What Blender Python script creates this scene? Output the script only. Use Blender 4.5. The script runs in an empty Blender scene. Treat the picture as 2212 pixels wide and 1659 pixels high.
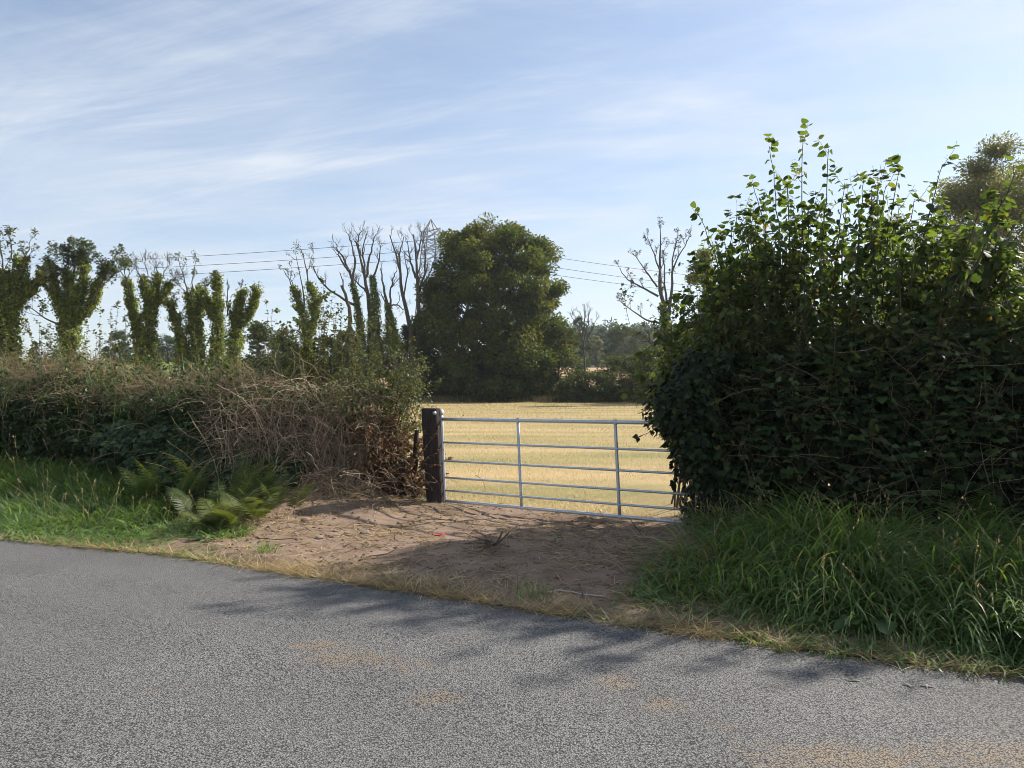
import bpy, math
import numpy as np
from mathutils import Vector
rad = math.radians
scene = bpy.context.scene
COL = scene.collection
TAU = 2 * math.pi

# ------------------------------------------------------------------ camera, sky, sun, exposure
F, CX, CY, CAMZ = 1534.0, 1106.0, 829.5, 1.6
cam_data = bpy.data.cameras.new("camera")
cam = bpy.data.objects.new("camera", cam_data)
COL.objects.link(cam)
cam.location = (0, 0, CAMZ)
cam.rotation_euler = (rad(90), 0, 0)
cam_data.sensor_width = 36
cam_data.lens = 36 * F / 2212
cam_data.clip_start = 0.05
cam_data.clip_end = 6000
scene.camera = cam

SUN_EL = rad(37)
SUN_DIR = np.array([0.88, 0.47])
SUN_DIR /= np.linalg.norm(SUN_DIR)
to_sun = Vector((SUN_DIR[0] * math.cos(SUN_EL), SUN_DIR[1] * math.cos(SUN_EL), math.sin(SUN_EL)))
sd = bpy.data.lights.new("sun", 'SUN')
sd.energy = 5.0
sd.angle = rad(1.2)
sd.color = (1.0, 0.94, 0.84)
sun = bpy.data.objects.new("sun", sd)
COL.objects.link(sun)
sun.rotation_euler = (-to_sun).to_track_quat('-Z', 'Y').to_euler()
sun.location = (30, 12, 40)

world = bpy.data.worlds.new("World")
scene.world = world
world.use_nodes = True


def build_world():
    nt = world.node_tree
    N, L = nt.nodes, nt.links
    N.clear()
    out = N.new('ShaderNodeOutputWorld')
    bg = N.new('ShaderNodeBackground')
    bg.inputs[1].default_value = 0.096
    sky = N.new('ShaderNodeTexSky')
    sky.sky_type = 'NISHITA'
    sky.sun_disc = False
    sky.sun_elevation = SUN_EL
    sky.sun_rotation = math.atan2(SUN_DIR[0], SUN_DIR[1])
    sky.altitude = 50
    sky.air_density = 1.0
    sky.dust_density = 0.45
    sky.ozone_density = 2.2
    tc = N.new('ShaderNodeTexCoord')
    sep = N.new('ShaderNodeSeparateXYZ')
    L.new(tc.outputs['Generated'], sep.inputs[0])

    def math_(op, a, b=None, clamp=False):
        m = N.new('ShaderNodeMath')
        m.operation = op
        m.use_clamp = clamp
        for k, s in enumerate((a, b)):
            if s is None:
                continue
            if isinstance(s, (int, float)):
                m.inputs[k].default_value = s
            else:
                L.new(s, m.inputs[k])
        return m.outputs[0]
    zc = math_('ADD', math_('MAXIMUM', sep.outputs[2], 0.0), 0.12)
    px = math_('DIVIDE', sep.outputs[0], zc)
    py = math_('DIVIDE', sep.outputs[1], zc)
    comb = N.new('ShaderNodeCombineXYZ')
    L.new(px, comb.inputs[0])
    L.new(py, comb.inputs[1])

    def layer(rot, sx, sy, scale, detail, rough, dist, lo, hi, off):
        mp = N.new('ShaderNodeMapping')
        mp.vector_type = 'TEXTURE'
        mp.inputs['Rotation'].default_value = (0, 0, rad(rot))
        mp.inputs['Scale'].default_value = (sx, sy, 1)
        mp.inputs['Location'].default_value = (off, off * .7, 0)
        L.new(comb.outputs[0], mp.inputs[0])
        nz = N.new('ShaderNodeTexNoise')
        nz.inputs['Scale'].default_value = scale
        nz.inputs['Detail'].default_value = detail
        nz.inputs['Roughness'].default_value = rough
        nz.inputs['Distortion'].default_value = dist
        L.new(mp.outputs[0], nz.inputs['Vector'])
        mr = N.new('ShaderNodeMapRange')
        mr.interpolation_type = 'SMOOTHSTEP'
        mr.inputs['From Min'].default_value = lo
        mr.inputs['From Max'].default_value = hi
        L.new(nz.outputs[0], mr.inputs[0])
        return mr.outputs[0]
    a = layer(-30, 2.6, 0.7, 1.5, 12, .64, .9, .42, .74, 3.1)
    b = layer(24, 2.6, 1.0, 0.7, 10, .62, 1.2, .36, .72, 7.7)
    c = layer(-14, 4.5, 0.8, 3.2, 12, .66, .6, .42, .78, 1.3)
    cov = math_('ADD', math_('MULTIPLY', a, .23), math_('MULTIPLY', b, .29))
    cov = math_('ADD', cov, math_('MULTIPLY', math_('MULTIPLY', c, .5), math_('ADD', b, .35)))
    cov = math_('ADD', cov, .12)
    # thin high cirrus is thicker to the east (right)
    east = math_('MULTIPLY', math_('ADD', sep.outputs[0], 0.12), .55, True)
    cov = math_('ADD', cov, math_('MULTIPLY', east, .35))
    low = math_('MULTIPLY', math_('SUBTRACT', 0.42, sep.outputs[2]), .55, True)
    cov = math_('ADD', cov, low)
    cov = math_('MINIMUM', cov, 0.9)
    mix = N.new('ShaderNodeMix')
    mix.data_type = 'RGBA'
    L.new(cov, mix.inputs[0])
    # deepen the blue a little the way the phone records it
    sky_gain = N.new('ShaderNodeMix')
    sky_gain.data_type = 'RGBA'
    sky_gain.blend_type = 'MULTIPLY'
    sky_gain.inputs[0].default_value = 1.0
    L.new(sky.outputs[0], sky_gain.inputs[6])
    sky_gain.inputs[7].default_value = (1.0, 1.0, 1.0, 1)
    L.new(sky_gain.outputs[2], mix.inputs[6])
    mix.inputs[7].default_value = (5.0, 5.35, 5.85, 1)
    L.new(mix.outputs[2], bg.inputs[0])
    L.new(bg.outputs[0], out.inputs[0])


build_world()
scene.view_settings.view_transform = 'Standard'
scene.view_settings.look = 'None'
scene.view_settings.exposure = 0.78
scene.view_settings.gamma = 1.0
scene.cycles.max_bounces = 7
scene.cycles.diffuse_bounces = 4
scene.cycles.transmission_bounces = 5
scene.cycles.glossy_bounces = 2
scene.cycles.volume_bounces = 0
scene.cycles.use_denoising = True
scene.cycles.filter_width = 0.9
scene.cycles.sample_clamp_indirect = 2.0
scene.cycles.caustics_reflective = False
scene.cycles.caustics_refractive = False


# ------------------------------------------------------------------ helpers
def at(x, y, Y):
    """a point of the place seen at picture position x, y (2212 wide) and Y metres away"""
    return np.array([(x - CX) / F * Y, Y, CAMZ - (y - CY) / F * Y])


def unit(v):
    return v / np.maximum(np.linalg.norm(v, axis=-1, keepdims=True), 1e-9)


def rvec(rng, n):
    return unit(rng.normal(size=(n, 3)))


_lat = np.random.default_rng(11).random((256, 256))


def vnoise(x, y):
    x = np.asarray(x, float)
    y = np.asarray(y, float)
    xi, yi = np.floor(x).astype(int), np.floor(y).astype(int)
    fx, fy = x - xi, y - yi
    fx, fy = fx * fx * (3 - 2 * fx), fy * fy * (3 - 2 * fy)
    a = _lat[xi % 256, yi % 256]
    b = _lat[(xi + 1) % 256, yi % 256]
    c = _lat[xi % 256, (yi + 1) % 256]
    d = _lat[(xi + 1) % 256, (yi + 1) % 256]
    return (a * (1 - fx) + b * fx) * (1 - fy) + (c * (1 - fx) + d * fx) * fy


def fbm(x, y, o=4, g=.5):
    s, a, t = 0, 1, 0
    for k in range(o):
        s = s + a * vnoise(x * 2 ** k + 17.3 * k, y * 2 ** k + 9.1 * k)
        t += a
        a *= g
    return s / t


def sstep(a, b, x):
    t = np.clip((x - a) / (b - a), 0, 1)
    return t * t * (3 - 2 * t)


def base_of(o):
    p = Vector((0, 0, 0))
    while o is not None:
        p = p + o.location
        o = o.parent
    return np.array(p)


class MB:
    def __init__(s):
        s.v, s.q, s.t, s.r, s.n = [], [], [], [], 0

    def add(s, v, q=None, t=None, r=.5):
        v = np.asarray(v, float).reshape(-1, 3)
        s.v.append(v)
        if q is not None and len(q):
            s.q.append(np.asarray(q, int).reshape(-1, 4) + s.n)
        if t is not None and len(t):
            s.t.append(np.asarray(t, int).reshape(-1, 3) + s.n)
        s.r.append(np.broadcast_to(np.asarray(r, float).ravel(), (len(v),)) if np.size(r) == 1 else np.asarray(r, float).ravel())
        s.n += len(v)
        return s

    def build(s, name, mat, parent=None, smooth=True):
        v = np.concatenate(s.v) if s.v else np.zeros((0, 3))
        v = v - base_of(parent)
        q = np.concatenate(s.q) if s.q else np.zeros((0, 4), int)
        t = np.concatenate(s.t) if s.t else np.zeros((0, 3), int)
        me = bpy.data.meshes.new(name)
        me.vertices.add(len(v))
        me.vertices.foreach_set('co', v.astype(np.float32).ravel())
        me.loops.add(len(q) * 4 + len(t) * 3)
        me.loops.foreach_set('vertex_index', np.concatenate([q.ravel(), t.ravel()]).astype(np.int32))
        me.polygons.add(len(q) + len(t))
        me.polygons.foreach_set('loop_start', np.concatenate([np.arange(len(q)) * 4, len(q) * 4 + np.arange(len(t)) * 3]).astype(np.int32))
        me.polygons.foreach_set('use_smooth', np.full(len(q) + len(t), smooth))
        at_ = me.attributes.new('rnd', 'FLOAT', 'POINT')
        at_.data.foreach_set('value', np.concatenate(s.r).astype(np.float32))
        me.update(calc_edges=True)
        me.materials.append(mat)
        o = bpy.data.objects.new(name, me)
        COL.objects.link(o)
        if parent is not None:
            o.parent = parent
        return o


def tag(o, label=None, cat=None, group=None, kind=None):
    if label: o['label'] = label
    if cat: o['category'] = cat
    if group: o['group'] = group
    if kind: o['kind'] = kind
    return o


def thing(name, label, cat, loc, group=None):
    o = bpy.data.objects.new(name, None)
    COL.objects.link(o)
    o.location = tuple(float(c) for c in loc)
    o.empty_display_size = .2
    return tag(o, label, cat, group)


# --- shape makers
def T(verts, quads=(), tris=()):
    return np.array(verts, float), np.array(quads, int).reshape(-1, 4), np.array(tris, int).reshape(-1, 3)


KITE = T([(0, 0, 0), (-.27, .45, .07), (0, 1, -.04), (.27, .45, .07)], [(0, 3, 2, 1)])
NARROW = T([(0, 0, 0), (-.13, .45, .03), (0, 1, -.08), (.13, .45, .03)], [(0, 3, 2, 1)])


def ovate(w, droop=.12, fold=.08):
    return T([(0, 0, 0), (-w, .28, fold), (-w * .86, .62, fold * .6), (0, 1, -droop), (w * .86, .62, fold * .6), (w, .28, fold), (0, .3, 0), (0, .65, -droop * .25)],
             [(1, 6, 7, 2), (6, 5, 4, 7)], [(0, 6, 1), (0, 5, 6), (2, 7, 3), (7, 4, 3)])


OVATE = ovate(.34)
IVY = T([(0, .38, .05), (0, 0, 0), (-.3, -.06, -.02), (-.5, .32, -.02), (-.26, .52, .02), (0, 1, -.06), (.26, .52, .02), (.5, .32, -.02), (.3, -.06, -.02)],
        [], [(0, 2, 1), (0, 3, 2), (0, 4, 3), (0, 5, 4), (0, 6, 5), (0, 7, 6), (0, 8, 7), (0, 1, 8)])


def hazel_leaf():
    # rounded, toothed, with a point and drooping sides
    n = 9
    L, R = [], []
    for k in range(n):
        t = (k + .5) / n
        w = .47 * (math.sin(math.pi * min(1, t ** .72)) ** .7) * (1 if k % 2 else .86)
        L.append((-w, t - .04, -.16 * (w / .47) ** 2 - .18 * t * t + .05))
        R.append((w, t - .04, -.16 * (w / .47) ** 2 - .18 * t * t + .05))
    M = [(0, k / 4, .03 - .18 * (k / 4) ** 2) for k in range(5)]
    v = M + L + R
    l0, r0 = 5, 5 + n
    mi = lambda k: min(4, int(round((k + .5) / n * 4)))
    tr = []
    for s, f in ((l0, 1), (r0, -1)):
        tr.append((0, mi(0), s) if False else (0, s, mi(1)) if f < 0 else (0, mi(1), s))
        for k in range(n - 1):
            a, b = s + k, s + k + 1
            m1, m2 = max(1, mi(k)), max(1, mi(k + 1))
            tr.append((a, m1, b) if f > 0 else (a, b, m1))
            if m1 != m2:
                tr.append((b, m1, m2) if f > 0 else (b, m2, m1))
    return T(v, [], tr)


HAZEL = hazel_leaf()
_hv = HAZEL[0].copy()
_hv[:, 0] *= .78
_hv[:, 2] = _hv[:, 2] * 1.9 - .22 * _hv[:, 1] ** 2 + .12 * np.sin(_hv[:, 1] * 5 + _hv[:, 0] * 4)
HAZEL_CURLED = (_hv, HAZEL[1], HAZEL[2])


def place(mb, tmpl, pos, axis, nrm, size, rnd, wid=1.0):
    tv, tq, tt = tmpl
    n, k = len(pos), len(tv)
    if n == 0:
        return
    a = unit(axis)
    nn = unit(nrm - a * np.sum(a * nrm, 1, keepdims=True))
    b = np.cross(a, nn)
    size = np.broadcast_to(np.asarray(size, float), (n,))
    V = (tv[None, :, 0, None] * wid * b[:, None] + tv[None, :, 1, None] * a[:, None] + tv[None, :, 2, None] * nn[:, None]) * size[:, None, None] + pos[:, None]
    off = (np.arange(n) * k)[:, None, None]
    q = (tq[None] + off).reshape(-1, 4) if len(tq) else None
    t = (tt[None] + off).reshape(-1, 3) if len(tt) else None
    mb.add(V, q, t, np.repeat(np.broadcast_to(np.asarray(rnd, float), (n,)), k))


def tubes(mb, P, R, sides=4, r=.5, cap=False):
    P = np.asarray(P, float)
    if P.ndim == 2:
        P = P[None]
    R = np.broadcast_to(np.asarray(R, float), P.shape[:2])
    N, K = P.shape[:2]
    if N == 0:
        return
    tg = unit(np.gradient(P, axis=1))
    mean = unit(P[:, -1] - P[:, 0])
    ref = np.where(np.abs(mean[:, 2:3]) > .8, np.array([[1., .13, 0]]), np.array([[.1, .05, 1.]]))
    b = unit(np.cross(tg, ref[:, None]))
    c = np.cross(tg, b)
    an = np.arange(sides) * TAU / sides
    V = P[:, :, None] + R[:, :, None, None] * (np.cos(an)[None, None, :, None] * b[:, :, None] + np.sin(an)[None, None, :, None] * c[:, :, None])
    idx = np.arange(N * K * sides).reshape(N, K, sides)
    i0, i1 = idx[:, :-1], idx[:, 1:]
    q = np.stack([i0, np.roll(i0, -1, 2), np.roll(i1, -1, 2), i1], -1).reshape(-1, 4)
    rr = np.repeat(np.broadcast_to(np.asarray(r, float), (N,)), K * sides)
    t = None
    if cap:
        V = V.reshape(-1, 3)
        extra = np.concatenate([P[:, 0], P[:, -1]])
        e0 = N * K * sides
        t = []
        for n in range(N):
            for s in range(sides):
                t.append((e0 + n, idx[n, 0, (s + 1) % sides], idx[n, 0, s]))
                t.append((e0 + N + n, idx[n, -1, s], idx[n, -1, (s + 1) % sides]))
        V = np.concatenate([V, extra])
        rr = np.concatenate([rr, np.full(2 * N, .5)])
    mb.add(V, q, t, rr)


def resample(pts, K, rng=None, wob=0.0):
    pts = np.asarray(pts, float)
    d = np.r_[0, np.cumsum(np.linalg.norm(np.diff(pts, axis=0), axis=1))]
    s = np.linspace(0, d[-1], K)
    out = np.stack([np.interp(s, d, pts[:, k]) for k in range(pts.shape[1])], 1)
    sm = out.copy()
    sm[1:-1] = (out[:-2] + 2 * out[1:-1] + out[2:]) / 4
    if rng is not None and wob:
        sm[1:-1, :3] += rng.normal(size=(K - 2, 3)) * wob
    return sm


def grow(rng, P, R, n, t0, t1, ang, L, wob, up, K, rr, r_end=.25, Lvar=.35, tip=True):
    """side branches of the branches P: (M, K, 3) points and (M, K) radii"""
    N, K0 = P.shape[:2]
    par = np.repeat(np.arange(N), n)
    M = len(par)
    t = rng.uniform(t0, t1, M)
    if tip and n > 1:
        t.reshape(N, n)[:, 0] = .97
    f = t * (K0 - 1)
    i = np.minimum(f.astype(int), K0 - 2)
    w = (f - i)[:, None]
    start = P[par, i] * (1 - w) + P[par, i + 1] * w
    tg = unit(P[par, i + 1] - P[par, i])
    side = rvec(rng, M)
    side = unit(side - tg * np.sum(side * tg, 1, keepdims=True))
    a = rng.normal(ang, ang * .3, M)[:, None]
    d = unit(tg * np.cos(a) + side * np.sin(a))
    r0 = (R[par, i] * (1 - w[:, 0]) + R[par, i + 1] * w[:, 0]) * rr
    ln = L * rng.uniform(1 - Lvar, 1 + Lvar, M) * (1.15 - .5 * t)
    pts = [start]
    for k in range(K - 1):
        d = unit(d + rng.normal(size=(M, 3)) * wob + np.array([0, 0, up]))
        pts.append(pts[-1] + d * (ln / (K - 1))[:, None])
    Q = np.stack(pts, 1)
    RQ = r0[:, None] * np.linspace(1, r_end, K)[None]
    return Q, RQ


def along(rng, P, per, t0=.15, t1=1.0):
    """per random points on each branch with the tangent there"""
    N, K = P.shape[:2]
    par = np.repeat(np.arange(N), per)
    f = rng.uniform(t0, t1, len(par)) * (K - 1)
    i = np.minimum(f.astype(int), K - 2)
    w = (f - i)[:, None]
    return P[par, i] * (1 - w) + P[par, i + 1] * w, unit(P[par, i + 1] - P[par, i]), par


def twig_leaves(rng, mb, tmpl, P, per, size, t0=.15, droop=.3, upn=.8, spread=.9, off=.0, rnd=None, wid=1., svar=.3):
    pos, tg, par = along(rng, P, per, t0)
    n = len(pos)
    side = rvec(rng, n)
    side = unit(side - tg * np.sum(side * tg, 1, keepdims=True))
    ax = unit(tg * (1 - spread * .6) + side * spread + np.array([0, 0, -droop]))
    nr = unit(np.array([0, 0, upn]) + rvec(rng, n) * .6 + tg * .2)
    pos = pos + side * off
    r = rng.random(n) if rnd is None else np.clip(rnd[par] + rng.normal(0, .18, n), 0, 1)
    place(mb, tmpl, pos, ax, nr, size * rng.uniform(1 - svar, 1 + svar, n), r, wid)


def ivy_on(rng, mb, pts, radii, n, size, tmpl=KITE, lump=.62):
    """climbing leaves round a limb: pts (K,3), radii (K,)"""
    pts = resample(np.c_[pts, radii], 40)
    rd = pts[:, 3]
    pts = pts[:, :3]
    w = rd + .02
    k = rng.choice(40, n, p=w / w.sum())
    c = pts[k] + rng.normal(size=(n, 3)) * .5 * rd[k, None] * np.array([.3, .3, .6])
    an = rng.uniform(0, TAU, n)
    ph = rng.uniform(0, 10)
    lumps = 1.02 - lump + 1.75 * lump * (.6 * vnoise(np.cos(an) * 1.1 + ph, np.sin(an) * 1.1 + c[:, 2] / (rd[k] * .9 + .15) + ph * 3) + .55 * vnoise(np.cos(an) * 2.3 + ph + 50, np.sin(an) * 2.3 + c[:, 2] * 2.3 + ph))
    out = np.stack([np.cos(an), np.sin(an), rng.normal(0, .25, n)], 1)
    p = c + out * (rd[k] * lumps * np.sqrt(rng.uniform(.35, 1.1, n)))[:, None]
    nr = unit(out * .8 + np.array([0, 0, .55]) + rvec(rng, n) * .55)
    ax = unit(np.array([0, 0, -.7]) + out * .5 + rvec(rng, n) * .7)
    place(mb, tmpl, p, ax, nr, size * rng.uniform(.7, 1.35, n), np.clip(lumps * .35 + rng.normal(.2, .2, n), 0, 1), 1.25)


def blades(rng, mb, pos, h, w, az, lean, curl, K=5, r=None, twist=.5):
    n = len(pos)
    h, w, lean, curl = [np.broadcast_to(np.asarray(q, float), (n,)) for q in (h, w, lean, curl)]
    d = np.stack([np.cos(az), np.sin(az), np.zeros(n)], 1)
    azw = az + math.pi / 2 + rng.normal(0, twist, n)
    sd_ = np.stack([np.cos(azw), np.sin(azw), np.zeros(n)], 1)
    p = np.array(pos, float)
    rows = []
    for k in range(K + 1):
        s = k / K
        wk = w * (.55 + .45 * min(1, s * 4)) * (1 - s ** 2.2) * .5 if k < K else w * .02
        rows.append(np.stack([p - sd_ * wk[:, None], p + sd_ * wk[:, None]], 1))
        th = lean + curl * (s + .5 / K) ** 1.3
        p = p + (d * np.sin(th)[:, None] + np.array([0, 0, 1.]) * np.cos(th)[:, None]) * (h / K)[:, None]
    V = np.stack(rows, 1)
    idx = np.arange(n * (K + 1) * 2).reshape(n, K + 1, 2)
    q = np.stack([idx[:, :-1, 0], idx[:, :-1, 1], idx[:, 1:, 1], idx[:, 1:, 0]], -1).reshape(-1, 4)
    mb.add(V, q, None, np.repeat(rng.random(n) if r is None else r, (K + 1) * 2))


def strands(rng, n, pos, d0, L, wob, up, K=7):
    d = unit(d0)
    pts = [np.array(pos, float)]
    ln = np.broadcast_to(np.asarray(L, float), (n,))
    for k in range(K - 1):
        d = unit(d + rng.normal(size=(n, 3)) * wob + np.array([0, 0, up]))
        pts.append(pts[-1] + d * (ln / (K - 1))[:, None])
    return np.stack(pts, 1)


def box(mb, c, s, r=.5, rot=0, bev=0):
    x, y, z = [k / 2 for k in s]
    v = np.array([(-x, -y, -z), (x, -y, -z), (x, y, -z), (-x, y, -z), (-x, -y, z), (x, -y, z), (x, y, z), (-x, y, z)])
    cr, sr = math.cos(rot), math.sin(rot)
    v = np.stack([v[:, 0] * cr - v[:, 1] * sr, v[:, 0] * sr + v[:, 1] * cr, v[:, 2]], 1)
    mb.add(v + np.array(c), [(0, 3, 2, 1), (4, 5, 6, 7), (0, 1, 5, 4), (1, 2, 6, 5), (2, 3, 7, 6), (3, 0, 4, 7)], None, r)


def grid_mesh(X, Y, Z):
    m, n = X.shape
    idx = np.arange(m * n).reshape(m, n)
    q = np.stack([idx[:-1, :-1], idx[1:, :-1], idx[1:, 1:], idx[:-1, 1:]], -1).reshape(-1, 4)
    return np.stack([X, Y, Z], -1).reshape(-1, 3), q


# ------------------------------------------------------------------ materials
def new_mat(name):
    m = bpy.data.materials.new(name)
    m.use_nodes = True
    nt = m.node_tree
    nt.nodes.clear()
    return m, nt.nodes, nt.links


def ramp(N, stops, interp='LINEAR'):
    r = N.new('ShaderNodeValToRGB')
    r.color_ramp.interpolation = interp
    e = r.color_ramp.elements
    while len(e) > 1:
        e.remove(e[-1])
    e[0].position = stops[0][0]
    e[0].color = (*stops[0][1], 1)
    for p, c in stops[1:]:
        x = e.new(p)
        x.color = (*c, 1)
    return r


def leaf_mat(name, stops, trans=.38, rough=.45, spec=.35, tmul=(1.5, 1.45, .55)):
    m, N, L = new_mat(name)
    out = N.new('ShaderNodeOutputMaterial')
    a = N.new('ShaderNodeAttribute')
    a.attribute_name = 'rnd'
    r = ramp(N, stops)
    L.new(a.outputs['Fac'], r.inputs[0])
    p = N.new('ShaderNodeBsdfPrincipled')
    p.inputs['Roughness'].default_value = rough
    p.inputs['Specular IOR Level'].default_value = spec
    L.new(r.outputs[0], p.inputs['Base Color'])
    if trans > 0:
        t = N.new('ShaderNodeBsdfTranslucent')
        mx = N.new('ShaderNodeMix')
        mx.data_type = 'RGBA'
        mx.blend_type = 'MULTIPLY'
        mx.inputs[0].default_value = 1
        L.new(r.outputs[0], mx.inputs[6])
        mx.inputs[7].default_value = (*tmul, 1)
        L.new(mx.outputs[2], t.inputs[0])
        ms = N.new('ShaderNodeMixShader')
        ms.inputs[0].default_value = trans
        L.new(p.outputs[0], ms.inputs[1])
        L.new(t.outputs[0], ms.inputs[2])
        L.new(ms.outputs[0], out.inputs[0])
    else:
        L.new(p.outputs[0], out.inputs[0])
    return m


def noise_mat(name, stops, scale=20, rough=.9, spec=.2, bump=.3, detail=6, stretch=(1, 1, 1), metallic=0, bdist=.02):
    m, N, L = new_mat(name)
    out = N.new('ShaderNodeOutputMaterial')
    tc = N.new('ShaderNodeTexCoord')
    mp = N.new('ShaderNodeMapping')
    mp.inputs['Scale'].default_value = stretch
    L.new(tc.outputs['Object'], mp.inputs[0])
    nz = N.new('ShaderNodeTexNoise')
    nz.inputs['Scale'].default_value = scale
    nz.inputs['Detail'].default_value = detail
    nz.inputs['Roughness'].default_value = .65
    L.new(mp.outputs[0], nz.inputs['Vector'])
    r = ramp(N, stops)
    L.new(nz.outputs[0], r.inputs[0])
    p = N.new('ShaderNodeBsdfPrincipled')
    p.inputs['Roughness'].default_value = rough
    p.inputs['Specular IOR Level'].default_value = spec
    p.inputs['Metallic'].default_value = metallic
    L.new(r.outputs[0], p.inputs['Base Color'])
    if bump:
        b = N.new('ShaderNodeBump')
        b.inputs['Strength'].default_value = bump
        b.inputs['Distance'].default_value = bdist
        L.new(nz.outputs[0], b.inputs['Height'])
        L.new(b.outputs[0], p.inputs['Normal'])
    L.new(p.outputs[0], out.inputs[0])
    return m


M = {}
M['bark'] = noise_mat('bark', [(.3, (.055, .045, .035)), (.7, (.15, .13, .105))], 9, .95, .1, .6)
M['dead_bark'] = noise_mat('weathered_bark', [(.3, (.055, .05, .043)), (.7, (.15, .135, .115))], 9, .95, .1, .5)
M['stem'] = noise_mat('hazel_bark', [(.3, (.05, .04, .026)), (.7, (.12, .095, .06))], 30, .8, .2, .3)
M['ivy_far'] = leaf_mat('ivy_leaf_green', [(0, (.050, .076, .017)), (.5, (.128, .165, .033)), (1, (.25, .27, .06))], .44, .5, .2)
M['ash'] = leaf_mat('ash_leaf', [(0, (.045, .066, .026)), (.6, (.075, .105, .038)), (1, (.12, .14, .055))], .35, .55, .25)
M['maple'] = leaf_mat('field_maple_leaf', [(0, (.044, .068, .017)), (.45, (.090, .116, .027)), (.8, (.148, .148, .034)), (1, (.21, .145, .038))], .44, .6, .12)
M['thorn'] = leaf_mat('hawthorn_leaf', [(0, (.042, .058, .018)), (.6, (.075, .098, .026)), (.85, (.12, .13, .035)), (1, (.16, .11, .035))], .32, .6, .12)
M['far_leaf'] = leaf_mat('far_tree_leaf', [(0, (.030, .050, .022)), (.6, (.058, .084, .032)), (1, (.105, .13, .045))], .3, .6, .2)
M['willow'] = leaf_mat('willow_leaf', [(0, (.11, .125, .06)), (.6, (.20, .205, .10)), (1, (.29, .27, .13))], .5, .5, .3)
M['hazel'] = leaf_mat('hazel_leaf', [(0, (.036, .056, .020)), (.5, (.074, .108, .036)), (.96, (.125, .16, .05)), (.985, (.17, .15, .03)), (1, (.24, .14, .03))], .45, .55, .2, (1.8, 1.85, .55))
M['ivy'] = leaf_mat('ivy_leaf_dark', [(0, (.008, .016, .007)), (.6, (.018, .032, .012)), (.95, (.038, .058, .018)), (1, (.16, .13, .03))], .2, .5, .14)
M['bramble'] = leaf_mat('bramble_leaf', [(0, (.022, .042, .016)), (.6, (.042, .074, .024)), (1, (.085, .125, .04))], .3, .42, .4)
M['small_leaf'] = leaf_mat('small_shrub_leaf', [(0, (.055, .075, .025)), (.6, (.10, .125, .042)), (1, (.19, .19, .08))], .35, .45, .35)
M['brown_leaf'] = leaf_mat('withered_leaf', [(0, (.08, .045, .024)), (.6, (.17, .10, .052)), (1, (.27, .17, .09))], .3, .6, .2, (1.3, 1.1, .8))
M['dead_stem'] = leaf_mat('dead_stem', [(0, (.15, .10, .066)), (.5, (.33, .24, .165)), (1, (.56, .44, .30))], 0, .8, .2)
M['red_stem'] = leaf_mat('reddish_dead_stem', [(0, (.14, .09, .06)), (.6, (.265, .185, .125)), (1, (.43, .33, .215))], 0, .85, .15)
M['grass'] = leaf_mat('verge_grass', [(0, (.058, .102, .032)), (.5, (.130, .205, .070)), (.88, (.22, .31, .125)), (.93, (.24, .20, .09)), (1, (.34, .27, .14))], .45, .42, .4, (1.7, 1.75, .6))
M['dry_grass'] = leaf_mat('dry_grass', [(0, (.20, .15, .07)), (.5, (.46, .355, .18)), (1, (.66, .54, .32))], .3, .6, .3, (1.2, 1.1, .8))
M['field_grass'] = leaf_mat('mown_grass', [(0, (.16, .17, .05)), (.25, (.27, .24, .10)), (.6, (.45, .335, .17)), (1, (.66, .53, .32))], .3, .6, .3, (1.2, 1.1, .8))
M['fern'] = leaf_mat('fern_leaf', [(0, (.045, .075, .022)), (.6, (.08, .122, .034)), (1, (.15, .175, .055))], .4, .5, .3)
M['fern_stalk'] = leaf_mat('fern_stalk', [(0, (.10, .10, .03)), (1, (.18, .15, .05))], 0, .6, .3)
M['dock'] = leaf_mat('dock_leaf', [(0, (.03, .065, .022)), (1, (.06, .11, .035))], .35, .4, .4)
M['stone'] = noise_mat('stone', [(.3, (.17, .125, .09)), (.7, (.30, .235, .18))], 14, .9, .2, .4)
M['red'] = noise_mat('red_plastic', [(.3, (.55, .02, .02)), (.7, (.68, .035, .03))], 20, .35, .5, .05)
M['steel'] = noise_mat('pylon_steel', [(.3, (.20, .21, .22)), (.7, (.30, .31, .32))], 3, .6, .4, 0)
M['wire'] = noise_mat('wire_aluminium', [(.3, (.10, .10, .11)), (.7, (.14, .14, .15))], 3, .6, .4, 0)
M['twig'] = noise_mat('twig_bark', [(.3, (.07, .05, .035)), (.7, (.19, .145, .10))], 40, .9, .15, .4)
M['pale_twig'] = noise_mat('pale_twig_bark', [(.3, (.30, .26, .21)), (.7, (.50, .45, .38))], 40, .85, .2, .3)
M['chrome'] = noise_mat('zinc_nut', [(.3, (.55, .56, .57)), (.7, (.68, .69, .7))], 40, .28, .5, .05, metallic=1)


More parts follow.
